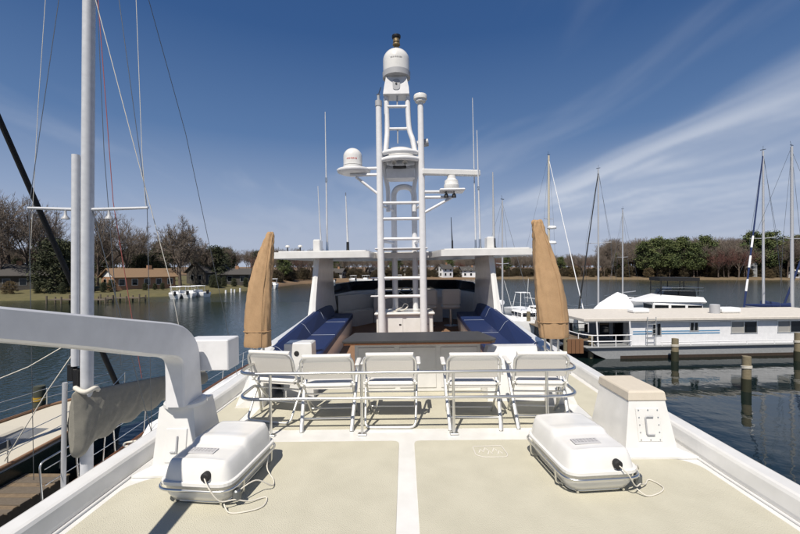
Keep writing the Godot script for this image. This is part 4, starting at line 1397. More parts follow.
func make_shore() -> void:
	var s := begin()
	org = Vector3.ZERO
	quad(s, Vector3(0, WATER, 60), Vector3(90, WATER, 60), Vector3(90, WATER, -31), Vector3(0, WATER, -31), Vector3(0, -50, 0))
	setting("water", s, M.water)
	s = begin()
	for q in [[-1500, 0, 400, -70], [90, 1500, 400, -31], [0, 90, 400, 60]]:
		quad(s, Vector3(q[0], WATER, q[2]), Vector3(q[1], WATER, q[2]), Vector3(q[1], WATER, q[3]), Vector3(q[0], WATER, q[3]), Vector3(0, -50, 0))
	setting("open_water", s, M.open_water)
	s = begin()
	for q in [[0, 1500, -31, -70], [-1500, 1500, -70, -1500]]:
		quad(s, Vector3(q[0], WATER, q[2]), Vector3(q[1], WATER, q[2]), Vector3(q[1], WATER, q[3]), Vector3(q[0], WATER, q[3]), Vector3(0, -50, 0))
	setting("far_water", s, M.far_water)
	land("lawn", -2.2, -0.34, -3.0, 60.0, M.lawn)
	land("wooded_bank", -0.34, 0.2, -3.0, 12.0, M.litter)
	land("marsh_bank", 0.2, 2.4, -3.0, 12.0, M.marsh)
	land("woodland_floor", -2.2, -0.34, 60.0, 700.0, M.litter)
	land("woodland_floor_001", -0.34, 2.4, 12.0, 700.0, M.litter)

	# trees: a few grown kinds, each then set out in copies
	var bare := []
	for k in 4:
		bare.append(bare_tree(100 + k, 1.0, M.twig))
	var broad := bare_tree(140, 1.55, M.twig)
	var russet := bare_tree(150, 1.25, M.red_twig)
	var pines := [pine_tree(200), pine_tree(201), pine_tree(202)]
	var bushy := [evergreen(300, 0.62), evergreen(301, 0.45)]
	var rust_bush := evergreen(310, 0.9, [Color(0.085, 0.06, 0.028), Color(0.13, 0.095, 0.045)])
	var dry_bush := evergreen(320, 0.7, [Color(0.050, 0.038, 0.024), Color(0.085, 0.068, 0.036)])
	print("trees grown")
	# bearing, inland, height
	for q in [[-1.03, 14, 19.5, 0], [-0.995, 18, 21, 1], [-0.955, 20, 19, 2], [-0.915, 17, 18, 3], [-0.86, 22, 15, 1], [-0.775, 20, 17, 0], [-0.745, 24, 18.5, 3], [-0.705, 26, 16, 2], [-0.68, 30, 14.5, 1]]:
		plant(bare[q[3]], q, "tall bare deciduous tree behind the houses on the near lawn shore", "bare trees on the lawn shore")
	plant(broad, [-0.565, 12, 21.0], "broad bare oak with a rounded crown at the water beside the moored runabouts", "bare trees on the lawn shore")
	plant(broad, [-0.515, 20, 15], "smaller spreading bare tree beside the broad oak", "bare trees on the lawn shore")
	for q in [[-0.885, 8, 11.0, 0], [-0.84, 14, 10.5, 0], [-0.81, 10, 7.0, 1], [-0.66, 30, 8, 1], [-0.63, 34, 7.5, 0], [-0.478, 20, 10.5, 0], [-0.452, 26, 8.5, 1], [-0.50, 30, 7.0, 0]]:
		plant(bushy[q[3]], q, "dense dark evergreen among the houses on the near lawn shore", "evergreens on the lawn shore")
	for q in [[-0.93, 6, 2.6, 1], [-0.865, 5, 2.4, 1], [-0.79, 6, 2.2, 1], [-0.655, 8, 1.6, 0], [-0.63, 9, 1.5, 0], [-0.61, 9, 1.6, 0], [-0.47, 6, 3.0, 1], [-0.48, 8, 3.4, 0], [-0.455, 8, 2.8, 1], [-0.43, 7, 2.4, 0], [-0.40, 5, 2.6, 1], [-0.74, 7, 2.6, 0], [-0.76, 6, 2.2, 1]]:
		plant(bushy[q[3]], q, "low clipped evergreen shrub on the near lawn shore", "shrubs on the lawn shore")
	plant(rust_bush, [-1.0, 6, 2.6], "rust coloured shrub on the near lawn shore", "shrubs on the lawn shore")
	for i in 30:
		var b := -1.05 + 0.72 * i / 29.0 + rng.randf_range(-0.01, 0.01)
		var q := [b, rng.randf_range(62, 105), rng.randf_range(9, 13)]
		if i % 3 == 0:
			plant(bushy[i % 2], q, "dark evergreen in the tree belt behind the near houses", "tree belt behind the near houses")
		else:
			plant(bare[i % 4], q, "bare tree in the belt behind the near houses", "tree belt behind the near houses")
	for i in 46:
		var b := -0.37 + 0.90 * i / 45.0 + rng.randf_range(-0.008, 0.008)
		var q := [b, rng.randf_range(9, 30), rng.randf_range(9.5, 13.0)]
		if i % 7 == 3:
			plant(pines[i % 3], q, "dark pine in the woods on the far shore beyond the hardtop", "woods on the far shore beyond the hardtop")
		else:
			plant(russet if i % 5 == 0 else bare[i % 4], q, "bare tree in the woods on the far shore beyond the hardtop", "woods on the far shore beyond the hardtop")
	plant(rust_bush, [0.42, 7, 6.5], "yellowish young tree at the water on the far shore", "woods on the far shore beyond the hardtop")
	for q in [[0.595, 8, 19, 0], [0.625, 10, 21, 1], [0.655, 9, 20, 2], [0.685, 12, 21.5, 0], [0.715, 9, 18, 1], [0.745, 14, 22, 2], [0.86, 14, 24, 1], [0.885, 12, 22.5, 2], [0.905, 15, 24, 0], [0.97, 12, 22, 1], [0.995, 10, 23, 2], [1.02, 16, 22, 0], [1.05, 12, 23, 1], [1.09, 14, 22, 2], [0.61, 16, 17, 2], [0.95, 18, 21, 0]]:
		plant(pines[q[3]], q, "tall dark pine on the marsh shore behind the houseboat", "pines on the marsh shore")
	for i in 26:
		var b := 0.54 + 0.60 * i / 25.0 + rng.randf_range(-0.01, 0.01)
		plant(bare[i % 4], [b, rng.randf_range(7, 20), rng.randf_range(15, 21)], "tall bare tree among the pines on the marsh shore", "bare trees on the marsh shore")
	for q in [[0.775, 6, 17], [0.80, 7, 18.5], [0.825, 6, 18], [0.845, 9, 17]]:
		plant(russet, q, "reddish bare tree with fine twigs on the marsh shore", "bare trees on the marsh shore")
	for q in [[0.605, 5, 5.5], [0.90, 5, 4.5]]:
		plant(rust_bush, q, "rust coloured young tree at the foot of the pines", "undergrowth on the marsh shore")
	# the woods go on behind, too dense to count
	var wood := MultiMeshInstance3D.new()
	wood.name = "far_wood"
	var mm := MultiMesh.new()
	mm.transform_format = MultiMesh.TRANSFORM_3D
	mm.mesh = joined(bare[2], M.twig)
	mm.instance_count = 1100
	for i in 1100:
		var b := rng.randf_range(-1.1, 1.3) if i % 3 else rng.randf_range(0.5, 1.2)
		var p := ashore(b, rng.randf_range(32, 90) + (70 if b < -0.34 else 0))
		var h: float = (rng.randf_range(9, 12) if b < 0.5 else rng.randf_range(15, 21)) / 8.0
		mm.set_instance_transform(i, Transform3D(Basis(Vector3.UP, rng.randf() * TAU).scaled(Vector3(h * 1.1, h, h * 1.1)), p))
	wood.multimesh = mm
	wood.material_override = M.twig
	add_child(wood)
	describe(wood, "brown leafless woods massed behind the shoreline trees", "woods", "", "stuff")
	var brush := MultiMeshInstance3D.new()
	brush.name = "undergrowth"
	var bm := MultiMesh.new()
	bm.transform_format = MultiMesh.TRANSFORM_3D
	bm.mesh = joined(dry_bush, M.leaf)
	bm.instance_count = 520
	for i in 520:
		var b := rng.randf_range(-0.36, 1.3)
		var h := rng.randf_range(0.22, 0.5) * (1.0 if b < 0.5 else 1.5)
		bm.set_instance_transform(i, Transform3D(Basis(Vector3.UP, rng.randf() * TAU).scaled(Vector3(h * 1.2, h, h * 1.2)), ashore(b, rng.randf_range(9, 34)) - Vector3(0, 0.3, 0)))
	brush.multimesh = bm
	brush.material_override = M.leaf
	add_child(brush)
	describe(brush, "brown and olive undergrowth along the foot of the woods", "undergrowth", "", "stuff")
	dry_bush.free()
	for t in bare + pines + bushy + [broad, russet, rust_bush]:
		t.free()
	make_houses()

func joined(o: Node3D, _m: Material) -> ArrayMesh:
	var s := SurfaceTool.new()
	s.begin(Mesh.PRIMITIVE_TRIANGLES)
	for c in o.get_children():
		s.append_from(c.mesh, 0, Transform3D())
	return s.commit()

func plant(kind: Node3D, q: Array, label: String, group: String) -> void:
	var c := copy_of(kind, ashore(q[0], q[1]) - Vector3(0, 0.1, 0), rng.randf() * TAU, label, q[2] / 10.0 * (1.28 if String(kind.name) == "bare_tree" else 1.0))
	c.set_meta("group", group)
	c.set_meta("category", "shrub" if label.contains("shrub") else "tree")

# grown ten metres tall at the origin
func bare_tree(seed_: int, wide: float, twig: Material) -> Node3D:
	var t := proto("bare_tree", "tree")
	rng.seed = seed_
	var wood := begin()
	var fine := begin()
	limb(wood, fine, Vector3.ZERO, Vector3(rng.randf_range(-0.06, 0.06), 1, rng.randf_range(-0.06, 0.06)).normalized(), 3.0 / pow(wide, 0.7), 0.135 * pow(wide, 0.4), 0, wide)
	part("trunk", wood, M.bark, t)
	part("crown", fine, twig, t)
	rng.seed = 900 + seed_
	return t

func limb(wood: SurfaceTool, fine: SurfaceTool, p: Vector3, dir: Vector3, length: float, r: float, level: int, wide: float) -> void:
	var pts := [p]
	var d := dir
	var n := 3 if level < 4 else 2
	for i in n:
		var bend := Vector3(rng.randf_range(-1, 1), rng.randf_range(-0.4, 0.9), rng.randf_range(-1, 1)) * (0.05 if level == 0 else 0.2)
		d = (d + bend).normalized()
		pts.append(pts[-1] + d * length / n)
	tube(wood if level < 3 else fine, pts, r, 6 if level < 2 else 3, r * (0.62 if level < 4 else 0.35), false)
	if level >= 5:
		return
	var kids: int = [6, 6, 5, 4, 4][level] + (1 if wide > 1.4 and level != 0 else 0)
	for i in kids:
		var f: float = 1.0 if i == 0 else rng.randf_range(0.62 if level == 0 else 0.3, 1.0)
		var k := f * n
		var j := mini(int(k), n - 1)
		var q: Vector3 = pts[j].lerp(pts[j + 1], k - j)
		var spread: float = (rng.randf_range(0.1, 0.3) if i == 0 else rng.randf_range(0.45, 1.0)) * (0.85 + 0.35 * (wide - 1.0))
		var side := d.cross(Vector3(rng.randf_range(-1, 1), rng.randf_range(-0.5, 0.5), rng.randf_range(-1, 1))).normalized()
		var nd := (d * cos(spread) + side * sin(spread) + Vector3(0, 0.14 if level < 3 else 0.05, 0)).normalized()
		var shrink: float = [0.92, 0.66, 0.62, 0.6, 0.6][level]
		limb(wood, fine, q, nd, length * shrink * rng.randf_range(0.75, 1.1), maxf(r * (0.6 if i == 0 else 0.45), 0.013), level + 1, wide)

func leaf_clump(s: SurfaceTool, c: Vector3, size: float, n: int, tint: Color, leaf := 1.0) -> void:
	for i in n:
		var o := Vector3(rng.randfn(), rng.randfn() * 0.6, rng.randfn()) * size * 0.5
		var u := Vector3(rng.randf_range(-1, 1), rng.randf_range(-0.6, 0.6), rng.randf_range(-1, 1)).normalized()
		var v := u.cross(Vector3(rng.randf_range(-1, 1), rng.randf_range(-1, 1), rng.randf_range(-1, 1))).normalized()
		var l := size * rng.randf_range(0.25, 0.5) * leaf
		var k := rng.randf_range(0.8, 1.2)
		s.set_color(Color(tint.r * k, tint.g * k, tint.b * k))
		var p := c + o
		s.add_vertex(p + u * l)
		s.add_vertex(p - u * l * 0.6 + v * l * 0.55)
		s.add_vertex(p - u * l * 0.6 - v * l * 0.55)

func pine_tree(seed_: int) -> Node3D:
	var t := proto("pine_tree", "tree")
	rng.seed = seed_
	var wood := begin()
	var top := Vector3(rng.randf_range(-0.3, 0.3), 9.4, rng.randf_range(-0.3, 0.3))
	tube(wood, [Vector3.ZERO, top * 0.5 + Vector3(0.1, 0, 0), top], 0.17, 7, 0.04)
	var leaf := begin()
	for i in 62:
		var f := pow((i + 0.5) / 62.0, 0.85)
		var y := lerpf(2.2, 9.6, f)
		var reach := (2.5 if f < 0.55 else lerpf(2.5, 0.7, (f - 0.55) / 0.45)) * rng.randf_range(0.5, 1.1) * (0.55 + 0.45 * smoothstep(0.0, 0.25, f))
		var a := rng.randf() * TAU
		var tip := top * (y / 9.4) + Vector3(cos(a) * reach, rng.randf_range(0.1, 0.5), sin(a) * reach)
		tip.y = y + rng.randf_range(0.0, 0.4)
		tube(wood, [Vector3(top.x * y / 9.4, y - 0.3, top.z * y / 9.4), tip], 0.05, 4, 0.015, false)
		var g := rng.randf()
		var tint := Color(0.05, 0.074, 0.026).lerp(Color(0.125, 0.148, 0.052), g)
		leaf_clump(leaf, tip, 0.95, 64, tint, 0.6)
		leaf_clump(leaf, tip.lerp(Vector3(0, y, 0), 0.4), 0.8, 30, tint, 0.6)
	part("trunk", wood, M.bark, t)
	part("crown", leaf, M.leaf, t)
	rng.seed = 900 + seed_
	return t

func evergreen(seed_: int, wide: float, tints := [Color(0.026, 0.034, 0.017), Color(0.058, 0.065, 0.03)]) -> Node3D:
	var t := proto("evergreen_tree", "tree")
	rng.seed = seed_
	var wood := begin()
	tube(wood, [Vector3.ZERO, Vector3(0.1, 4, 0), Vector3(0, 9, 0)], 0.22, 7, 0.03)
	var leaf := begin()
	for i in 130:
		var f := (i + 0.5) / 130.0
		var y := lerpf(0.7, 9.7, f)
		var reach: float = wide * 5.0 * sqrt(maxf(0.0, 1.0 - pow(absf(f - 0.32) / 0.70, 2.2))) * rng.randf_range(0.35, 1.05)
		var a := rng.randf() * TAU
		var c := Vector3(cos(a) * reach, y, sin(a) * reach)
		if i % 5 == 0:
			tube(wood, [Vector3(0, y - 0.5, 0), c], 0.05, 4, 0.015, false)
		leaf_clump(leaf, c, 1.1, 56, tints[0].lerp(tints[1], rng.randf()), 0.55)
	part("trunk", wood, M.bark, t)
	part("crown", leaf, M.leaf, t)
	rng.seed = 900 + seed_
	return t

# gabled house: w along its ridge, d deep, eaves and ridge heights; at is the middle of its footprint
func house(label: String, at: Vector3, turn: float, w: float, d: float, eaves: float, ridge: float, wall: Material, roof: Material, gable: Material, rows: Array) -> void:
	var t := thing("house", label, "house", at, "houses along the shore")
	t.rotation.y = turn
	org = Vector3.ZERO
	var s := begin()
	box(s, Vector3(0, eaves / 2 - 0.5, 0), Vector3(w, eaves + 1.0, d))
	part("wall", s, wall, t)
	for k in [-1.0, 1.0]:
		s = begin()
		plate(s, [Vector2(-d / 2, eaves), Vector2(d / 2, eaves), Vector2(0, ridge)], Vector3(k * (w / 2 - 0.1), 0, 0), Vector3(0, 0, 1), 0.22)
		part("gable", s, gable, t)
	s = begin()
	for k in [-1.0, 1.0]:
		var e := d / 2 + 0.6
		var drop := (ridge - eaves) / (d / 2) * 0.6
		loft(s, [[Vector3(-w / 2 - 0.5, eaves - drop + 0.05, k * e), Vector3(-w / 2 - 0.5, ridge + 0.05, 0), Vector3(-w / 2 - 0.5, ridge + 0.25, 0), Vector3(-w / 2 - 0.5, eaves - drop + 0.2, k * e)], [Vector3(w / 2 + 0.5, eaves - drop + 0.05, k * e), Vector3(w / 2 + 0.5, ridge + 0.05, 0), Vector3(w / 2 + 0.5, ridge + 0.25, 0), Vector3(w / 2 + 0.5, eaves - drop + 0.2, k * e)]], false)
	var rf := part("roof", s, roof, t)
	s = begin()
	box(s, Vector3(w * 0.15, ridge + 0.3, 0.3), Vector3(0.9, 1.3, 0.7))
	part("chimney", s, M.brick, rf)
	for y in rows:
		var n := int(w / 2.6)
		for i in n:
			window_part(t, Vector3(-w / 2 + (i + 0.5) * w / n, y, d / 2), Vector3(1.1, 1.3, 0.08), M.house_grey if wall == M.dark_wall else M.siding)
		for i in 2:
			for k in [-1.0, 1.0]:
				window_part(t, Vector3(k * w / 2, y, (i - 0.5) * d * 0.42), Vector3(0.08, 1.3, 1.1), M.house_grey if wall == M.dark_wall else M.siding)

func window_part(t: Node3D, c: Vector3, size: Vector3, trim: Material) -> void:
	var s := begin()
	box(s, c, size + Vector3(0.2 if size.x > 0.2 else 0.0, 0.2, 0.2 if size.z > 0.2 else 0.0))
	var f := part("window", s, trim, t)
	s = begin()
	box(s, c, Vector3(size.x if size.x > 0.2 else size.x + 0.06, size.y, size.z if size.z > 0.2 else size.z + 0.06))
	part("pane", s, M.glass, f)

func make_houses() -> void:
	house("brick ranch house with white gable and brown roof on the near lawn", ashore(-0.668, 13), deg_to_rad(58), 13, 7.0, 2.7, 4.4, M.brick, M.shingle, M.house_white, [1.5])
	house("dark house with low roof behind the shrubs near the furled black sail", ashore(-1.01, 16), deg_to_rad(30), 16, 9, 3.0, 5.2, M.dark_wall, M.dark_roof, M.dark_wall, [1.5])
	house("small pale gabled cottage between the bare trees and dark house", ashore(-0.935, 20), deg_to_rad(-40), 6, 6, 3.2, 5.6, M.siding, M.dark_roof, M.house_white, [1.6])
	house("grey gabled house beside the broad bare oak", ashore(-0.492, 22), deg_to_rad(70), 9, 7, 3.2, 6.0, M.dark_wall, M.dark_roof, M.dark_wall, [1.6])
	house("grey waterside house with a porch near the evergreens", ashore(-0.435, 16), deg_to_rad(15), 10, 7, 2.8, 4.2, M.dark_wall, M.dark_roof, M.dark_wall, [1.5])
	house("large white house with dark windows, left of two on the far shore", ashore(0.098, 10), deg_to_rad(35), 7, 6, 4.6, 6.8, M.house_white, M.dark_roof, M.house_white, [1.5, 4.0])
	house("long white house beside the large white one on the far shore", ashore(0.16, 10), deg_to_rad(10), 10, 6, 3.6, 5.4, M.house_white, M.dark_roof, M.house_white, [1.4, 3.5])
	house("grey house among the trees on the far shore seen past the mast", ashore(0.02, 20), deg_to_rad(-20), 8, 6, 2.8, 4.6, M.curtain, M.dark_roof, M.curtain, [1.6])
	house("low dark house on the far shore behind the flybridge windscreen", ashore(-0.07, 18), deg_to_rad(25), 9, 6, 2.8, 4.6, M.dark_wall, M.dark_roof, M.curtain, [1.6])
	house("small grey cottage at the far shore beyond the port support", ashore(-0.17, 16), deg_to_rad(-15), 7, 5, 2.6, 4.2, M.curtain, M.dark_roof, M.dark_wall, [1.5])
	house("grey gabled house standing among the pines", ashore(0.845, 14), deg_to_rad(60), 7, 7, 7.0, 9.8, M.house_grey, M.dark_roof, M.siding, [2.0, 5.0])
	house("low white house at the marsh edge behind the blue covered sailboat", ashore(0.985, 8), deg_to_rad(10), 12, 6, 2.4, 3.8, M.house_white, M.siding, M.house_white, [1.3])
	# short private docks with posts along the lawn shore
	for q in [[-0.82, 10.0, 5], [-0.71, 7.0, 4]]:
		var a := ashore(q[0], -8.0)
		var t := thing("shore_dock", "low grey timber dock along the near lawn shore", "dock", Vector3(a.x, WATER, a.z), "docks on the lawn shore")
		org = Vector3.ZERO
		var s := begin()
		box(s, Vector3(0, 0.62, 0), Vector3(q[1], 0.14, 1.6))
		part("walkway", s, M.dock_wood, t)
		for i in q[2]:
			for k in [-0.85, 0.85]:
				s = begin()
				tube(s, [Vector3(-q[1] / 2 + q[1] * i / (q[2] - 1), -1.0, k), Vector3(-q[1] / 2 + q[1] * i / (q[2] - 1), 1.15 + 0.2 * sin(i * 2.3 + k), k)], 0.13, 8)
				part("piling", s, M.dock_wood, t)
	for i in 4:
		var a := ashore(-0.450 + 0.011 * i + 0.003 * (i % 2), -2.0)
		var s := begin()
		org = Vector3(a.x, WATER, a.z)
		tube(s, [org - Vector3(0, 1, 0), org + Vector3(0, 0.75 + 0.2 * (i % 2), 0)], 0.2, 10)
		tag_solo("white_post", s, M.house_white, "white mooring post at the water beside the grey waterside house", "post", "white mooring posts", false)
	var run := runabout()
	for q in [[-0.578, -6, 0.5], [-0.56, -5, 0.8], [-0.538, -6, 0.3], [-0.522, -5, 1.1]]:
		place_runabout(run, q, "white runabout moored below the broad bare oak", "runabouts below the oak")
	for q in [[-0.13, -5, 0.4], [-0.10, -6, 1.2], [-0.06, -5, 2.0], [-0.33, -5, 0.2], [0.03, -6, 0.9], [-0.015, -5, 0.1], [-0.20, -5, 1.6]]:
		place_runabout(run, q, "tiny white runabout moored along the far shore", "runabouts along the far shore")
	run.free()

func place_runabout(run: Node3D, q: Array, label: String, group: String) -> void:
	var a := ashore(q[0], q[1])
	var c := copy_of(run, Vector3(a.x, WATER, a.z), q[2], label, 1.0 if q[0] < -0.4 else 1.25)
	c.set_meta("group", group)

func runabout() -> Node3D:
	var t := proto("runabout", "boat")
	var s := begin()
	boat_hull(s, 6.4, 2.3, 0.95, 0.35)
	part("hull", s, M.white_hull, t)
	s = begin()
	box(s, Vector3(0, 1.15, 0.3), Vector3(1.3, 0.6, 1.4), 0.1)
	part("console", s, M.white_hull, t)
	s = begin()
	box(s, Vector3(0, 2.25, 0.3), Vector3(1.9, 0.08, 2.2), 0.03)
	part("canopy", s, M.white_canvas, t)
	for k in [[-0.8, -0.6], [0.8, -0.6], [-0.8, 1.2], [0.8, 1.2]]:
		s = begin()
		tube(s, [Vector3(k[0], 0.9, k[1]), Vector3(k[0], 2.25, k[1])], 0.035, 6)
		part("canopy_post", s, M.alloy, t)
	s = begin()
	box(s, Vector3(0, 1.05, 3.25), Vector3(0.45, 0.8, 0.5), 0.1)
	part("outboard", s, M.black, t)
	return t

# hull about the origin at the waterline, bow towards -z
func boat_hull(s: SurfaceTool, length: float, beam: float, free: float, draft: float, stern := 0.78) -> void:
	var rings := []
	for i in 13:
		var f := i / 12.0
		var b: float = beam / 2.0 * (lerpf(stern, 1.0, smoothstep(0.0, 0.45, f)) if f < 0.45 else sqrt(maxf(0.0004, 1.0 - pow((f - 0.45) / 0.55, 2.3))))
		var z := length * (0.5 - f)
		var y := free * (1.0 + 0.22 * f * f)
		rings.append([Vector3(-b, y, z), Vector3(-b * 0.97, y * 0.55, z * 0.99), Vector3(-b * 0.82, 0.0, z * 0.965), Vector3(-b * 0.35, -draft * 0.8, z * 0.93), Vector3(0, -draft, z * 0.93), Vector3(b * 0.35, -draft * 0.8, z * 0.93), Vector3(b * 0.82, 0.0, z * 0.965), Vector3(b * 0.97, y * 0.55, z * 0.99), Vector3(b, y, z)])
	var n: int = rings[0].size()
	s.set_smooth_group(6)
	for i in range(1, rings.size()):
		for k in n - 1:
			quad(s, rings[i - 1][k], rings[i - 1][k + 1], rings[i][k + 1], rings[i][k], Vector3(0, free * 0.6, length * (0.5 - (i - 0.5) / 12.0)))
	s.set_smooth_group(-1)
	for i in range(1, rings.size()):
		quad(s, rings[i - 1][0], rings[i - 1][n - 1], rings[i][n - 1], rings[i][0], rings[i][4])
	for k in range(1, n - 1):
		tri(s, rings[0][0], rings[0][k], rings[0][k + 1], Vector3(0, 0, 0))

# ------------------------------------------------------------------ neighbours
func craft(called: String, label: String, category: String, at: Vector3, turn: float, group := "") -> Node3D:
	var t := thing(called, label, category, at, group)
	t.rotation.y = turn
	org = Vector3.ZERO
	return t

# moored sailing yacht: foot of the mast at mast_at ahead of the middle; o: furl, cover, spreaders ...
func sailboat(label: String, mast_px: float, ahead: float, top: float, turn: float, length: float, o: Dictionary) -> Node3D:
	var x := (mast_px - 405.0) / 400.0 * ahead
	var t := craft("sailboat", label, "sailboat", Vector3(x, WATER, -ahead), turn, "sailboats berthed beyond the houseboat")
	var mz: float = o.get("mz", -0.06 * length)
	var tall := top - WATER
	var s := begin()
	var shift := Vector3(0, 0, -mz)      # the thing stands at the mast
	org = -shift
	boat_hull(s, length, length * 0.3, 1.15, 0.5)
	part("hull", s, o.get("hull", M.white_hull), t)
	s = begin()
	loft(s, [[Vector3(-0.27 * length * 0.3, 1.16, length * 0.16), Vector3(0.27 * length * 0.3, 1.16, length * 0.16), Vector3(0.2 * length * 0.3, 1.16, -length * 0.24), Vector3(-0.2 * length * 0.3, 1.16, -length * 0.24)], [Vector3(-0.22 * length * 0.3, 1.62, length * 0.15), Vector3(0.22 * length * 0.3, 1.62, length * 0.15), Vector3(0.14 * length * 0.3, 1.5, -length * 0.2), Vector3(-0.14 * length * 0.3, 1.5, -length * 0.2)]], false)
	var cab := part("cabin", s, M.white_hull, t)
	for k in [-1.0, 1.0]:
		s = begin()
		box(s, Vector3(k * length * 0.071, 1.42, 0.03 * length), Vector3(0.05, 0.18, length * 0.2), 0.0, Basis(Vector3.FORWARD, k * 0.25))
		part("window", s, M.glass, cab)
	s = begin()
	var mp := Vector3(0, 0, mz)
	tube(s, [mp + Vector3(0, 1.3, 0), mp + Vector3(0, tall * 0.6, 0), mp + Vector3(0, tall, 0)], o.get("r", 0.10), 10, o.get("r", 0.10) * 0.7)
	var mast := part("mast", s, o.get("spar", M.alu_spar), t)
	var sp: float = o.get("spread", 1.1)
	for f in o.get("spreaders", [0.52]):
		s = begin()
		tube(s, [mp + Vector3(-sp, tall * f, 0), mp + Vector3(0, tall * f - 0.06, 0), mp + Vector3(sp, tall * f, 0)], 0.035, 6)
		part("spreader", s, M.alu_spar, mast)
	s = begin()
	tube(s, [mp + Vector3(0, tall, 0), mp + Vector3(0.02, tall + 0.5, 0.1)], 0.012, 5)
	tube(s, [mp + Vector3(-0.2, tall + 0.12, 0), mp + Vector3(0.2, tall + 0.12, 0)], 0.03, 5)
	part("masthead_gear", s, M.black, mast)
	for y in o.get("domes", []):
		s = begin()
		lathe(s, mp + Vector3(-0.35, y - WATER, -0.1), [Vector2(0, 0), Vector2(0.48, 0), Vector2(0.52, 0.1), Vector2(0.44, 0.3), Vector2(0.1, 0.28), Vector2(0, 0.28)], 14)
		part("radome", s, M.white_hull, mast)
	s = begin()
	var bl := length * 0.36
	tube(s, [mp + Vector3(0, 2.35, 0.1), mp + Vector3(0, 2.45, bl)], 0.06, 8)
	var boom := part("boom", s, M.alu_spar, t)
	if o.has("cover"):
		s = begin()
		tube(s, [mp + Vector3(0, 2.75, 0.0), mp + Vector3(0, 2.62, bl * 0.3), mp + Vector3(0, 2.55, bl * 0.7), mp + Vector3(0, 2.5, bl * 0.98)], 0.26, 10, 0.10)
		part("sail_cover", s, o.cover, boom)
	var bow := Vector3(0, 1.5, -length * 0.49)
	var head := mp + Vector3(0, tall * o.get("rig", 0.98), 0)
	s = begin()
	tube(s, [bow, bow.lerp(head, 0.5), head], o.get("fr", 0.02), 6, o.get("fr", 0.02) * 0.6)
	var fs := part("forestay", s, o.get("furl", M.wire), t)
	if o.has("patch"):
		for f in [0.16, 0.30, 0.42]:
			s = begin()
			tube(s, [bow.lerp(head, f), bow.lerp(head, f + 0.07)], o.fr * 1.03, 6)
			part("sail_patch", s, M.white_canvas, fs)
	s = begin()
	tube(s, [mp + Vector3(0, tall, 0), Vector3(0, 1.3, length * 0.49)], 0.012, 4)
	part("backstay", s, M.wire, t)
	for k in [-1.0, 1.0]:
		s = begin()
		tube(s, [head, mp + Vector3(k * sp, tall * o.get("spreaders", [0.52])[0], 0), mp + Vector3(k * length * 0.135, 1.3, 0.2)], 0.012, 4)
		part("shroud", s, M.wire, t)
		s = begin()
		var line := []
		for i in 6:
			line.append(Vector3(k * length * 0.14 * (1.0 if i < 4 else (0.8 if i == 4 else 0.25)), 1.95, length * (0.45 - 0.19 * i)))
		tube(s, line, 0.014, 4)
		part("lifeline", s, M.stainless, t)
	return t

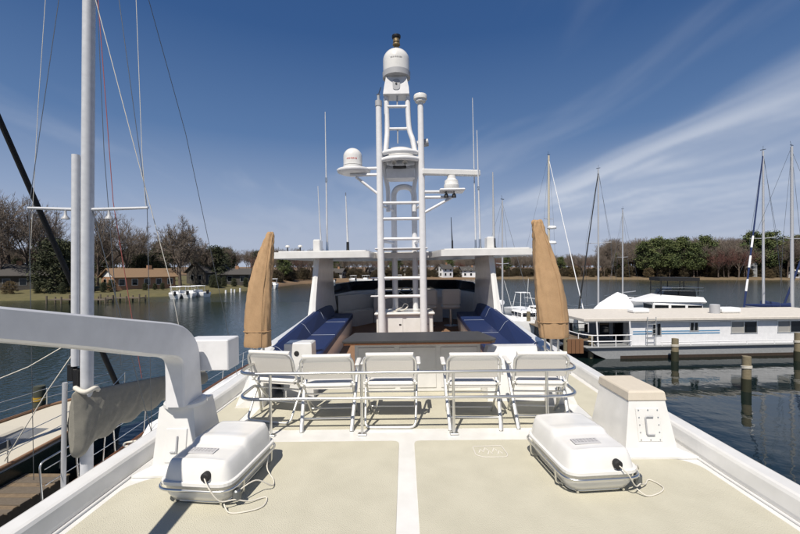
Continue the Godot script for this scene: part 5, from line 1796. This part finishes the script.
func make_port_side() -> void:
	# white-decked sailboat alongside, her mast close to port
	var cx := -5.9
	var t := thing("sailboat", "large sailboat alongside with silver mast, grey sail cover and brown toe rail", "sailboat", Vector3(-6.66, WATER, -8.3))
	var s := begin()
	org = Vector3(-cx, 0, 8.9) * -1.0
	org = Vector3.ZERO
	var hull := begin()
	boat_hull(hull, 13.0, 2.8, 1.45, 0.6)
	var h := part("hull", hull, M.white_hull, t)
	h.position = Vector3(cx + 6.66, 0, -5.8)
	org = Vector3(-6.66, WATER, -8.3)
	for k in [-1.0, 1.0]:
		s = begin()
		var line := []
		for i in 9:
			var f := i / 8.0
			line.append(Vector3(cx + k * 1.36 * (lerpf(0.78, 1.0, smoothstep(0.0, 0.45, f)) if f < 0.45 else sqrt(maxf(0.02, 1.0 - pow((f - 0.45) / 0.56, 2.3)))), WATER + 1.47 + 0.3 * f * f, -14.1 + 13.0 * (0.5 - f)))
		tube(s, line, 0.045, 6)
		part("toe_rail", s, M.varnish, t)
		for y in [0.35, 0.66]:
			s = begin()
			var up := []
			for p in line:
				up.append(p + Vector3(-k * 0.05, y, 0))
			tube(s, up, 0.010, 5)
			part("lifeline", s, M.stainless, t)
		for i in [1, 2, 3, 4, 5, 6]:
			s = begin()
			tube(s, [line[i], line[i] + Vector3(-k * 0.05, 0.68, 0)], 0.016, 6)
			part("stanchion", s, M.stainless, t)
	for q in [[-7.0, -7.65, -8.5], [-7.08, -8.9, -9.7]]:
		s = begin()
		tube(s, rounded([Vector3(q[0], WATER + 1.5, q[1]), Vector3(q[0] - 0.06, WATER + 2.22, q[1]), Vector3(q[0] - 0.06, WATER + 2.26, q[2]), Vector3(q[0], WATER + 1.5, q[2])], 0.12), 0.018, 8)
		part("gate_rail", s, M.stainless, t)
	s = begin()
	loft(s, [[Vector3(cx - 0.95, WATER + 1.5, -10.2), Vector3(cx + 0.95, WATER + 1.5, -10.2), Vector3(cx + 0.7, WATER + 1.6, -17.4), Vector3(cx - 0.7, WATER + 1.6, -17.4)], [Vector3(cx - 0.8, WATER + 1.92, -10.4), Vector3(cx + 0.8, WATER + 1.92, -10.4), Vector3(cx + 0.5, WATER + 1.86, -17.0), Vector3(cx - 0.5, WATER + 1.86, -17.0)]], false)
	var cab := part("cabin", s, M.white_hull, t)
	for z in [-12.2, -15.8]:
		s = begin()
		box(s, Vector3(cx, WATER + 1.95, z), Vector3(0.55, 0.06, 0.55), 0.02)
		part("hatch", s, M.glass, cab)
	# mast with a pole stowed on it, spreaders and their lamps
	s = begin()
	tube(s, [Vector3(-6.66, WATER + 1.4, -8.3), Vector3(-6.65, 3.0, -8.3), Vector3(-6.60, 11.5, -8.3)], 0.108, 18, 0.105, true, 1.2)
	var mast := part("mast", s, M.spar, t)
	s = begin()
	tube(s, [Vector3(-6.80, -0.42, -8.18), Vector3(-6.80, 3.94, -8.18)], 0.075, 12)
	part("spinnaker_pole", s, M.spar, mast)
	s = begin()
	box(s, Vector3(-6.88, -0.55, -8.2), Vector3(0.12, 0.35, 0.16), 0.02)
	box(s, Vector3(-6.78, -0.70, -8.2), Vector3(0.10, 0.45, 0.14), 0.02)
	part("winch_gear", s, M.black, mast)
	s = begin()
	tube(s, [Vector3(-6.85, -2.85, -7.95), Vector3(-6.82, -0.7, -7.95)], 0.045, 10)
	part("staff", s, M.alu_spar, mast)
	for k in [-1.0, 1.0]:
		s = begin()
		tube(s, [Vector3(-6.64, 2.82, -8.3), Vector3(-6.64 + k * 1.27, 2.86, -8.3)], 0.038, 8, 0.028)
		var spr := part("spreader", s, M.spar, mast)
		s = begin()
		lathe(s, Vector3(-6.64 + k * 0.46, 2.70, -8.28), [Vector2(0, -0.08), Vector2(0.075, -0.08), Vector2(0.07, -0.05), Vector2(0.03, 0.0), Vector2(0.02, 0.1), Vector2(0, 0.1)], 10)
		part("deck_lamp", s, M.dome_grey, spr)
		s = begin()
		tube(s, [Vector3(-6.62 + k * 0.05, 11.4, -8.3), Vector3(-6.64 + k * 1.25, 2.88, -8.3), Vector3(-6.6 + k * 1.27, WATER + 1.5, -8.4)], 0.007, 5)
		part("shroud", s, M.wire, t)
		s = begin()
		tube(s, [Vector3(-6.64 + k * 0.1, 2.8, -8.3), Vector3(-6.6 + k * 1.15, WATER + 1.5, -8.9)], 0.009, 5)
		part("shroud", s, M.wire, t)
	var halyards := [
		[Vector3(-6.42, 8.0, -8.2), Vector3(-6.18, 3.0, -8.4), Vector3(-5.96, -0.9, -9.0), M.red_rope, 0.013],
		[Vector3(-6.50, 7.5, -8.2), Vector3(-5.76, 4.5, -8.3), Vector3(-5.1, 1.4, -8.6), M.rope, 0.013],
		[Vector3(-5.1, 1.4, -8.6), Vector3(-4.9, -0.2, -8.8), Vector3(-4.85, -1.2, -9.0), M.rope, 0.011],
		[Vector3(-5.66, 8.0, -8.3), Vector3(-5.50, 4.0, -8.3), Vector3(-5.42, 2.9, -8.3), M.rope, 0.010],
		[Vector3(-6.45, 8.0, -8.25), Vector3(-6.30, 4.0, -8.3), Vector3(-6.15, -0.5, -8.6), M.wire, 0.011],
		[Vector3(-6.85, 0.1, -8.2), Vector3(-7.8, -0.45, -8.2), Vector3(-9.6, -1.15, -8.4), M.rope, 0.016],
		[Vector3(-6.85, -0.15, -8.2), Vector3(-7.4, -0.95, -8.2), Vector3(-8.6, -2.55, -8.5), M.rope, 0.018],
		[Vector3(-7.5, 8.0, -8.3), Vector3(-7.7, 5.0, -8.3), Vector3(-7.95, 2.0, -8.4), M.rope, 0.009],
		[Vector3(-6.55, 11.3, -8.4), Vector3(-6.35, 5.5, -11.5), Vector3(-6.4, WATER + 1.9, -15.2), M.wire, 0.014],
	]
	for q in halyards:
		s = begin()
		tube(s, [q[0], q[1], q[2]], q[4] * 0.62, 5)
		part("halyard", s, q[3], t)
	# the lowered mainsail under its cover: heavy at the mast, sagging along the boom
	s = begin()
	tube(s, [Vector3(-6.6, -1.45, -8.4), Vector3(-5.8, -1.55, -11.4)], 0.07, 8)
	var boom := part("boom", s, M.spar, t)
	var n := FastNoiseLite.new()
	n.seed = 9
	n.frequency = 1.3
	var rings := []
	for i in 61:
		var f := i / 60.0
		var c := Vector3(-6.70, 0, -7.98).lerp(Vector3(-5.75, 0, -11.4), f)
		var top := lerpf(-0.82, -1.36, pow(f, 0.55)) + 0.10 * sin(f * 3.0)
		var low := lerpf(-2.6, -1.66, pow(f, 0.30)) - 0.05 * sin(f * 40.0)
		if f < 0.06:
			low = lerpf(-2.25, low, f / 0.06)
		var r := []
		for k in 32:
			var a := TAU * k / 32
			var wide := 0.15 * (1.0 - 0.35 * f) * (1.0 - 0.3 * sin(a)) * minf(1.0, 0.25 + sqrt(f / 0.03) * 0.75)
			var w := 1.0 + n.get_noise_3d(cos(a) * 0.8, f * 30.0 - sin(a) * 2.5, sin(a) * 0.5) * 0.34
			r.append(Vector3(c.x + cos(a) * wide * w, lerpf(low, top, 0.5 + 0.5 * sin(a) * minf(1.0, 0.82 + sqrt(f / 0.03) * 0.18)), c.z - cos(a) * wide * 0.3))
		rings.append(r)
	s = begin()
	loft(s, rings, true)
	part("sail_cover", s, M.sail_cover, boom)
	s = begin()
	tube(s, curve([Vector3(-6.75, -0.85, -8.1), Vector3(-6.5, -0.92, -8.05), Vector3(-6.4, -0.88, -8.2), Vector3(-6.5, -0.98, -8.4)], 5), 0.05, 6)
	part("collar_lashing", s, M.rope, mast)
	s = begin()
	tube(s, curve([Vector3(-6.7, -2.88, -8.9), Vector3(-6.5, -2.82, -9.0), Vector3(-6.4, -2.88, -9.2), Vector3(-6.55, -2.84, -9.3), Vector3(-6.7, -2.88, -9.0)], 5), 0.04, 6)
	part("coiled_line", s, M.red_rope, t)
	for q in [[-6.8, -8.4], [-6.9, -9.8]]:
		s = begin()
		tube(s, curve([Vector3(q[0], -2.86, q[1]), Vector3(q[0] + 0.25, -2.84, q[1] - 0.15), Vector3(q[0] + 0.1, -2.84, q[1] - 0.4), Vector3(q[0] - 0.2, -2.85, q[1] - 0.3), Vector3(q[0], -2.82, q[1] - 0.05), Vector3(q[0] + 0.3, -2.84, q[1] - 0.45)], 5), 0.025, 6)
		part("coiled_line", s, M.rope, t)

	# dark-hulled sailboat beyond the dock, cream deck
	t = craft("sailboat", "dark green sailboat with cream deck and black furled jib beyond the dock", "sailboat", Vector3(-10.75, WATER, -8.4), deg_to_rad(-3))
	s = begin()
	boat_hull(s, 12.5, 3.2, 1.25, 0.6)
	part("hull", s, M.dark_hull, t)
	rings = []
	for i in 11:
		var f := i / 10.0
		var b: float = 1.56 * (lerpf(0.78, 1.0, smoothstep(0.0, 0.45, f)) if f < 0.45 else sqrt(maxf(0.0009, 1.0 - pow((f - 0.45) / 0.55, 2.3))))
		var y := 1.25 * (1.0 + 0.22 * f * f) + 0.004
		rings.append([Vector3(-b, y, 6.25 - 12.5 * f), Vector3(b, y, 6.25 - 12.5 * f), Vector3(b * 0.9, y + 0.05, 6.25 - 12.5 * f), Vector3(-b * 0.9, y + 0.05, 6.25 - 12.5 * f)])
	s = begin()
	loft(s, rings, false)
	part("deck", s, M.cream_deck, t)
	s = begin()
	loft(s, [[Vector3(-0.85, 1.3, 3.0), Vector3(0.85, 1.3, 3.0), Vector3(0.55, 1.4, -3.0), Vector3(-0.55, 1.4, -3.0)], [Vector3(-0.65, 1.75, 2.9), Vector3(0.65, 1.75, 2.9), Vector3(0.35, 1.68, -2.3), Vector3(-0.35, 1.68, -2.3)]], false)
	cab = part("cabin", s, M.house_grey, t)
	s = begin()
	loft(s, [[Vector3(-0.67, 1.752, 2.9), Vector3(0.67, 1.752, 2.9), Vector3(0.36, 1.684, -2.35), Vector3(-0.36, 1.684, -2.35)], [Vector3(-0.6, 1.80, 2.9), Vector3(0.6, 1.80, 2.9), Vector3(0.3, 1.73, -2.3), Vector3(-0.3, 1.73, -2.3)]], false)
	part("coachroof", s, M.cream_deck, cab)
	for k in [-1.0, 1.0]:
		for z in [-1.4, -0.2, 1.2]:
			s = begin()
			box(s, Vector3(k * (0.615 + (z + 1.4) * 0.04), 1.55, z), Vector3(0.05, 0.16, 0.62), 0.01, Basis(Vector3.FORWARD, k * -0.38))
			part("window", s, M.glass, cab)
	var stay := [Vector3(0.0, 1.55, -6.1), Vector3(0.0, 7.0, -3.4), Vector3(0.0, 13.5, -0.2)]
	s = begin()
	tube(s, stay, 0.085, 10, 0.06)
	part("furled_jib", s, M.dark_canvas, t)
	s = begin()
	tube(s, [Vector3(0, 1.6, -0.1), Vector3(0, 14.0, -0.1)], 0.10, 12)
	part("mast", s, M.spar, t)
	for k in [-1.0, 1.0]:
		var line := []
		for i in 8:
			var f := i / 7.0
			line.append(Vector3(k * 1.5 * (lerpf(0.78, 1.0, smoothstep(0.0, 0.45, f)) if f < 0.45 else sqrt(maxf(0.02, 1.0 - pow((f - 0.45) / 0.55, 2.3)))), 1.3 + 0.28 * f * f, 6.1 - 12.2 * f))
		for y in [0.32, 0.6]:
			s = begin()
			var up := []
			for p in line:
				up.append(p + Vector3(0, y, 0))
			tube(s, up, 0.010, 5)
			part("lifeline", s, M.stainless, t)
		for p in line:
			s = begin()
			tube(s, [p, p + Vector3(0, 0.62, 0)], 0.014, 6)
			part("stanchion", s, M.stainless, t)
		s = begin()
		var edge := []
		for p in line:
			edge.append(p + Vector3(0, 0.03, 0))
		tube(s, edge, 0.05, 6)
		part("toe_rail", s, M.teak, t)

	# finger dock between the two, plank by plank
	t = thing("dock", "weathered timber finger dock between the two sailboats", "dock", Vector3(-8.65, WATER, -5.0))
	for x in [-9.1, -8.2]:
		s = begin()
		box(s, Vector3(x, WATER + 0.86, -5.0), Vector3(0.14, 0.26, 9.2), 0.01)
		part("stringer", s, M.dock_wood, t)
	var z := -9.5
	var j := 0
	while z < -0.6:
		s = begin()
		box(s, Vector3(-8.65 + 0.02 * sin(j * 2.7), WATER + 1.015 + 0.006 * sin(j * 4.1), z), Vector3(1.16, 0.045, 0.132), 0.006, Basis(Vector3.UP, 0.012 * sin(j * 3.3)))
		part("plank", s, M.dock_wood if j % 3 else M.wood, t)
		z += 0.143
		j += 1
	for q in [-9.3, -5.5]:
		s = begin()
		tube(s, [Vector3(-9.3, WATER - 1, q), Vector3(-9.3, WATER + 1.02, q)], 0.14, 10)
		part("pile", s, M.piling_dark, t)
	piling(Vector3(-13.4, WATER, -14.5), -2.72, 0.19, M.piling_dark, "dark mooring piling with yellow band beyond the cream deck", true)

func piling(at: Vector3, top: float, r: float, m: Material, label: String, band: bool) -> void:
	var t := thing("mooring_piling", label, "piling", at, "mooring pilings")
	var s := begin()
	tube(s, [at - Vector3(0, 1.2, 0), at + Vector3(0.01, 0.5, 0), Vector3(at.x + 0.02, top, at.z)], r, 14, r * 0.93)
	part("post", s, m, t)
	s = begin()
	tube(s, [at - Vector3(0, 0.4, 0), at + Vector3(0, 0.62, 0)], r * 1.02, 14)
	part("weed_collar", s, M.weed, t)
	s = begin()
	var y := lerpf(at.y, top, 0.72)
	if band:
		tube(s, [Vector3(at.x, y - 0.06, at.z), Vector3(at.x, y + 0.08, at.z)], r * 1.03, 14)
		part("band", s, M.yellow, t)
	else:
		for k in 3:
			var loop := []
			for i in 17:
				var a := TAU * i / 16
				loop.append(Vector3(at.x + 0.015 + cos(a) * r * 1.03, y - 0.05 * k + sin(a) * 0.03, at.z + sin(a) * r * 1.03))
			tube(s, loop, 0.022, 6)
		part("mooring_line", s, M.rope, t)

func make_starboard_side() -> void:
	make_houseboat()
	piling(Vector3(16.6, WATER, -19.7), -2.7, 0.20, M.piling, "nearest weathered piling standing in open water before the houseboat", false)
	piling(Vector3(17.4, WATER, -26.05), -2.95, 0.21, M.piling, "weathered piling beside the houseboat's ladder", false)
	piling(Vector3(25.4, WATER, -26.2), -2.6, 0.22, M.piling, "weathered piling before the houseboat's far windows", false)
	# sailboats beyond
	sailboat("sailboat with pale mast carrying two white radomes behind the tan cover", 548, 45, 14.2, deg_to_rad(-155), 11, {"r": 0.15, "spar": M.cream_deck, "domes": [6.0, 4.3], "furl": M.white_canvas, "fr": 0.05, "spreaders": [0.62], "spread": 0.7})
	sailboat("sailboat with slim mast and black furled jib beside the white covered boat", 597, 42, 11.9, deg_to_rad(130), 10, {"furl": M.dark_canvas, "fr": 0.075, "spread": 1.3, "spreaders": [0.53]})
	sailboat("sailboat with short bare grey mast beyond the white covered boat", 621, 60, 10.3, deg_to_rad(120), 9, {"r": 0.11, "spread": 0.8})
	sailboat("sailboat with navy and white furled jib behind the houseboat roof", 759, 38, 12.6, deg_to_rad(120), 10, {"r": 0.12, "furl": M.blue_canvas, "fr": 0.085, "patch": true, "cover": M.blue_canvas, "spread": 1.0})
	sailboat("sailboat with stout silver mast and navy boom cover behind the houseboat roof", 787, 35, 12.1, deg_to_rad(200), 10, {"r": 0.14, "cover": M.blue_canvas, "spread": 1.2})
	sailboat("sailboat with navy furled jib rising past the edge of the houseboat", 838, 36, 12.8, deg_to_rad(75), 11, {"furl": M.blue_canvas, "fr": 0.09, "cover": M.blue_canvas})
	sailboat("sailboat with thin mast and cream sail cover beyond the starboard support", 502, 38, 8.0, deg_to_rad(210), 9, {"cover": M.white_canvas, "r": 0.09, "spread": 0.8})
	# boat under a white winter tarpaulin
	var t := craft("covered_boat", "motorboat under a peaked white tarpaulin beyond the houseboat roof", "boat", Vector3(17.6, WATER, -34.0), deg_to_rad(75))
	t.scale = Vector3(0.8, 1.28, 0.58)
	var s := begin()
	boat_hull(s, 7.0, 2.6, 1.2, 0.4)
	part("hull", s, M.white_hull, t)
	s = begin()
	var rings := []
	for q in [[2.4, 1.5, 2.3, 1.2], [1.6, 1.9, 2.9, 1.35], [0.4, 2.0, 3.1, 1.4], [-0.8, 1.85, 2.75, 1.3], [-2.0, 1.6, 2.35, 1.0], [-2.9, 1.5, 1.9, 0.5]]:
		rings.append([Vector3(-q[3], q[1] - 0.4, q[0]), Vector3(-q[3] * 0.75, q[1] + 0.25, q[0]), Vector3(-0.1, q[2], q[0] + 0.1), Vector3(0.1, q[2], q[0] + 0.1), Vector3(q[3] * 0.75, q[1] + 0.25, q[0]), Vector3(q[3], q[1] - 0.4, q[0])])
	loft(s, rings, false)
	part("tarpaulin", s, M.white_canvas, t)
	# flybridge cruiser with a dark bimini
	t = craft("cabin_cruiser", "white flybridge cruiser with dark bimini behind the houseboat", "motor boat", Vector3(24.6, WATER, -38.0), deg_to_rad(80))
	t.scale = Vector3(0.85, 1.14, 0.76)
	s = begin()
	boat_hull(s, 10.5, 3.6, 1.6, 0.5)
	part("hull", s, M.white_hull, t)
	s = begin()
	box(s, Vector3(0, 2.0, 0.6), Vector3(2.9, 0.9, 5.4), 0.1)
	cabin_windows(t, s)
	s = begin()
	loft(s, [[Vector3(-1.5, 2.46, 3.4), Vector3(1.5, 2.46, 3.4), Vector3(1.2, 2.46, -3.6), Vector3(-1.2, 2.46, -3.6)], [Vector3(-1.75, 2.58, 3.5), Vector3(1.75, 2.58, 3.5), Vector3(1.3, 2.52, -4.0), Vector3(-1.3, 2.52, -4.0)], [Vector3(-1.6, 2.95, 3.2), Vector3(1.6, 2.95, 3.2), Vector3(1.2, 3.1, -1.2), Vector3(-1.2, 3.1, -1.2)]], false)
	part("flybridge", s, M.white_hull, t)
	s = begin()
	slab(s, round_outline([Vector2(-1.6, 2.9), Vector2(1.6, 2.9), Vector2(1.4, -1.4), Vector2(-1.4, -1.4)], 0.2), 4.22, 4.50)
	var bim := part("bimini", s, M.dark_canvas, t)
	for q in [[-1.5, 2.7], [1.5, 2.7], [-1.4, 0.8], [1.4, 0.8], [-1.3, -1.2], [1.3, -1.2]]:
		s = begin()
		tube(s, [Vector3(q[0], 3.1, q[1]), Vector3(q[0], 4.44, q[1])], 0.05, 6)
		part("bow_tube", s, M.black, bim)
	s = begin()
	loft(s, [[Vector3(-1.35, 2.9, 2.6), Vector3(1.35, 2.9, 2.6), Vector3(1.05, 2.9, -1.0), Vector3(-1.05, 2.9, -1.0)], [Vector3(-1.3, 3.55, 2.5), Vector3(1.3, 3.55, 2.5), Vector3(1.0, 3.55, -0.6), Vector3(-1.0, 3.55, -0.6)]], false)
	part("fly_enclosure", s, M.screen, t)
	for y in [3.45, 3.7]:
		s = begin()
		tube(s, [Vector3(-1.5, y, -1.2), Vector3(-1.62, y, 3.2), Vector3(1.62, y, 3.2), Vector3(1.5, y, -1.2)], 0.022, 6)
		part("fly_rail", s, M.stainless, t)
	s = begin()
	box(s, Vector3(0.3, 3.45, 0.2), Vector3(1.2, 0.5, 0.6), 0.1)
	part("helm_seat", s, M.white_hull, t)
	# small fishing cruiser with a forest of white rods by the tan cover
	t = craft("fishing_cruiser", "white fishing cruiser with tower and rods beside the tan cover", "motor boat", Vector3(11.0, WATER, -38.0), deg_to_rad(190))
	t.scale = Vector3.ONE * 0.8
	s = begin()
	boat_hull(s, 8.0, 2.8, 1.2, 0.4)
	part("hull", s, M.white_hull, t)
	s = begin()
	box(s, Vector3(0, 1.9, -0.6), Vector3(1.9, 1.3, 2.6), 0.15)
	cabin_windows(t, s)
	for q in [[-0.9, -1.6], [0.9, -1.6], [-0.9, 0.6], [0.9, 0.6]]:
		s = begin()
		tube(s, [Vector3(q[0], 2.4, q[1]), Vector3(q[0] * 0.6, 4.6, q[1] * 0.6)], 0.035, 6)
		part("tower_leg", s, M.white_hull, t)
	s = begin()
	box(s, Vector3(0, 4.62, -0.3), Vector3(1.3, 0.07, 1.3), 0.02)
	part("tower_roof", s, M.white_hull, t)
	for k in [-1.0, 1.0]:
		s = begin()
		tube(s, [Vector3(k * 0.9, 2.4, 0.4), Vector3(k * 1.6, 6.2, 1.4)], 0.022, 5)
		part("outrigger", s, M.white_hull, t)
	# dock the boats beyond lie to, and the brown end of a pier by the houseboat
	t = thing("dock", "timber pier with brown end boards between the tan cover and the houseboat", "dock", Vector3(11.4, WATER, -29.0))
	var z := -26.8
	var j := 0
	while z > -38.0:
		s = begin()
		box(s, Vector3(11.55 + 0.02 * sin(j * 1.9), WATER + 1.2, z), Vector3(1.7, 0.05, 0.26), 0.008)
		part("plank", s, M.dock_wood if j % 2 else M.wood, t)
		z -= 0.28
		j += 1
	for i in 4:
		s = begin()
		box(s, Vector3(10.86 + 0.27 * i, WATER + 0.82, -26.62), Vector3(0.245, 0.95, 0.05), 0.008)
		part("end_board", s, M.orange_wood, t)
	for q in [[10.75, -26.9, 1.9], [12.4, -26.9, 1.5], [10.75, -31, 2.1], [12.4, -31, 2.2], [10.75, -35, 2.2], [12.4, -35, 2.0]]:
		s = begin()
		tube(s, [Vector3(q[0], WATER - 1, q[1]), Vector3(q[0], WATER + q[2], q[1])], 0.17, 10)
		part("pile", s, M.piling, t)

func cabin_windows(t: Node3D, s: SurfaceTool) -> void:
	var c := part("cabin", s, M.white_hull, t)
	var bb: AABB = c.mesh.get_aabb()
	for k in [-1.0, 1.0]:
		for i in 3:
			s = begin()
			box(s, Vector3(k * bb.size.x / 2, bb.end.y - 0.38, bb.position.z + bb.size.z * (i + 0.5) / 3), Vector3(0.05, 0.42, bb.size.z * 0.28), 0.01)
			part("window", s, M.glass, c)
	for e in [bb.position.z, bb.end.z]:
		s = begin()
		box(s, Vector3(0, bb.end.y - 0.38, e), Vector3(bb.size.x * 0.8, 0.42, 0.05), 0.01)
		part("window", s, M.glass, c)

func make_houseboat() -> void:
	var t := craft("houseboat", "long white houseboat with blue stripes, flat roof and open front porch", "houseboat", Vector3(12.75, WATER, -26.4), deg_to_rad(5.8))
	var s := begin()
	# steel pontoon hull with a raked end, rust along the waterline
	loft(s, [[Vector3(-0.9, 0.75, -0.1), Vector3(-0.2, 0.3, -0.1), Vector3(1.2, -0.3, -0.1), Vector3(21, -0.3, -0.1), Vector3(21, 0.75, -0.1)], [Vector3(-0.9, 0.75, -5.6), Vector3(-0.2, 0.3, -5.6), Vector3(1.2, -0.3, -5.6), Vector3(21, -0.3, -5.6), Vector3(21, 0.75, -5.6)]], false)
	part("pontoon", s, M.house_grey, t)
	s = begin()
	box(s, Vector3(11.2, 0.09, -0.085), Vector3(19.4, 0.20, 0.05))
	part("boot_top", s, M.boot_rust, t)
	s = begin()
	box(s, Vector3(10.0, 0.78, -2.85), Vector3(21.9, 0.07, 5.8), 0.015)
	part("side_deck", s, M.house_grey, t)
	# house wall built round its openings, u from 2.35 to 21
	var holes := [[3.96, 4.62, 1.40, 2.30, "door_window"], [6.67, 7.33, 1.68, 2.34, "window"], [9.7, 11.7, 1.48, 2.36, "window"], [13.2, 15.2, 1.48, 2.36, "window"], [17.0, 19.0, 1.48, 2.36, "window"]]
	s = begin()
	var u := 2.35
	for h in holes:
		box(s, Vector3((u + h[0]) / 2, 1.63, -0.45), Vector3(h[0] - u, 1.64, 0.08))
		box(s, Vector3((h[0] + h[1]) / 2, (0.81 + h[2]) / 2, -0.45), Vector3(h[1] - h[0], h[2] - 0.81, 0.08))
		box(s, Vector3((h[0] + h[1]) / 2, (h[3] + 2.45) / 2, -0.45), Vector3(h[1] - h[0], 2.45 - h[3], 0.08))
		u = h[1]
	box(s, Vector3((u + 21.0) / 2, 1.63, -0.45), Vector3(21.0 - u, 1.64, 0.08))
	var wall := part("wall", s, M.house_white, t)
	s = begin()
	box(s, Vector3(11.7, 1.63, -5.3), Vector3(18.6, 1.64, 0.08))
	part("wall", s, M.house_white, t)
	s = begin()
	box(s, Vector3(2.39, 1.63, -2.875), Vector3(0.08, 1.64, 4.77))
	var front := part("front_wall", s, M.house_grey, t)
	for q in [-1.6, -3.2]:
		s = begin()
		box(s, Vector3(2.34, 1.6, q), Vector3(0.06, 1.3, 1.1), 0.01)
		part("patio_pane", s, M.glass, front)
	for h in holes:
		s = begin()
		var w: float = h[1] - h[0]
		for q in [[h[0] + 0.03, 0.06, 0.0], [h[1] - 0.03, 0.06, 0.0], [(h[0] + h[1]) / 2, 0.05, 0.0]]:
			box(s, Vector3(q[0], (h[2] + h[3]) / 2, -0.41), Vector3(q[1], h[3] - h[2], 0.06))
		for y in [h[2] + 0.03, h[3] - 0.03]:
			box(s, Vector3((h[0] + h[1]) / 2, y, -0.412), Vector3(w, 0.06, 0.05))
		var fr := part("window_frame", s, M.alloy, wall)
		for i in 2:
			s = begin()
			box(s, Vector3(h[0] + w * (0.27 + 0.46 * i), (h[2] + h[3]) / 2, -0.445), Vector3(w * 0.45, h[3] - h[2] - 0.1, 0.02))
			part("pane", s, M.curtain if i == 0 and w > 1.0 else M.glass, fr)
	# cover strips over the joints of the wall sheets
	for x in [3.1, 5.6, 8.0, 9.25, 12.45, 16.1, 19.6]:
		s = begin()
		box(s, Vector3(x, 1.16, -0.404), Vector3(0.05, 0.68, 0.012))
		part("joint_strip", s, M.house_white, wall)
	for q in [[2.6, 8.9, 1.72, 0.08, M.stripe_blue], [2.6, 8.9, 1.56, 0.09, M.stripe_blue], [8.9, 10.0, 2.39, 0.08, M.stripe_navy], [11.9, 13.15, 2.39, 0.08, M.stripe_navy], [15.3, 17.0, 2.39, 0.08, M.stripe_navy]]:
		var a: float = q[0]
		for h in holes + [[30, 31, 0, 0]]:
			if h[0] >= q[1] or (h[2] < q[2] and h[3] > q[2]):
				var b: float = minf(q[1], h[0])
				if b > a + 0.1 and b > q[0]:
					s = begin()
					box(s, Vector3((a + b) / 2, q[2], -0.406), Vector3(b - a, q[3], 0.008))
					part("stripe", s, q[4], t)
				a = maxf(a, h[1])
	s = begin()
	box(s, Vector3(10.0, 2.56, -3.15), Vector3(22.0, 0.20, 6.1), 0.03)
	var roof := part("roof", s, M.roof_white, t)
	s = begin()
	box(s, Vector3(10.0, 2.43, -0.16), Vector3(22.0, 0.05, 0.05))
	part("drip_edge", s, M.house_grey, roof)
	# porch posts and rails
	for q in [[0.0, -0.15], [-0.5, -2.9], [0.0, -5.6], [2.3, -0.15]]:
		s = begin()
		tube(s, [Vector3(q[0], 0.8, q[1]), Vector3(q[0] - 0.12, 2.48, q[1])], 0.05, 8)
		part("porch_post", s, M.house_white, t)
	for y in [1.15, 1.55]:
		s = begin()
		tube(s, rounded([Vector3(2.3, y, -0.12), Vector3(-0.45, y, -0.12), Vector3(-0.95, y, -0.9), Vector3(-0.95, y, -4.8), Vector3(-0.45, y, -5.6), Vector3(2.3, y, -5.6)], 0.3), 0.035, 8)
		part("porch_rail", s, M.house_white, t)
	for q in [[-0.45, -0.12], [-0.95, -0.9], [-0.95, -2.8], [-0.95, -4.8], [1.2, -0.12]]:
		s = begin()
		tube(s, [Vector3(q[0], 0.8, q[1]), Vector3(q[0], 1.57, q[1])], 0.03, 6)
		part("porch_baluster", s, M.house_white, t)
	# low rail along the side deck
	s = begin()
	tube(s, [Vector3(4.3, 1.05, -0.05), Vector3(20.9, 1.05, -0.05)], 0.03, 6)
	part("side_rail", s, M.house_white, t)
	for i in 9:
		s = begin()
		tube(s, [Vector3(4.4 + i * 2.05, 0.8, -0.05), Vector3(4.4 + i * 2.05, 1.05, -0.05)], 0.025, 6)
		part("rail_post", s, M.house_white, t)
	for x in [3.32, 3.92]:
		s = begin()
		tube(s, [Vector3(x, 0.8, -0.02), Vector3(x, 2.75, 0.02)], 0.028, 6)
		part("ladder_rail", s, M.alloy, t)
	for i in 6:
		var f := (i + 0.5) / 6.0
		s = begin()
		tube(s, [Vector3(3.32, 0.8 + 1.95 * f, -0.02 + 0.04 * f), Vector3(3.92, 0.8 + 1.95 * f, -0.02 + 0.04 * f)], 0.022, 6)
		part("ladder_rung", s, M.alloy, t)
	for q in [[5.0, -3.2, 1.3, 0.36, 0.9], [11.6, -2.6, 1.5, 0.42, 0.9]]:
		s = begin()
		box(s, Vector3(q[0], 2.66 + q[3] / 2, q[1]), Vector3(q[2], q[3], q[4]), 0.12)
		part("roof_unit", s, M.white_hull, roof)
	s = begin()
	lathe(s, Vector3(10.4, 2.66, -2.4), [Vector2(0.32, 0), Vector2(0.32, 0.62), Vector2(0.28, 0.66), Vector2(0, 0.66)], 18)
	part("roof_tank", s, M.dome_grey, roof)
	# what stands on the porch
	for q in [[0.9, -3.6, 0.7], [0.3, -4.4, -0.6]]:
		var p := Transform3D(Basis(Vector3.UP, deg_to_rad(5.8)), Vector3(12.75, WATER, -26.4)) * Vector3(q[0], 0.815, q[1])
		var c := craft("porch_chair", "dark chair standing on the houseboat's porch", "chair", p, q[2], "chairs on the houseboat porch")
		s = begin()
		box(s, Vector3(0, 0.42, 0), Vector3(0.5, 0.06, 0.5), 0.02)
		part("seat", s, M.black, c)
		s = begin()
		box(s, Vector3(0, 0.72, 0.24), Vector3(0.5, 0.6, 0.05), 0.02)
		part("backrest", s, M.black, c)
		for k in [[-0.22, -0.22], [0.22, -0.22], [-0.22, 0.22], [0.22, 0.22]]:
			s = begin()
			tube(s, [Vector3(k[0], 0, k[1]), Vector3(k[0], 0.42, k[1])], 0.02, 6)
			part("leg", s, M.black, c)
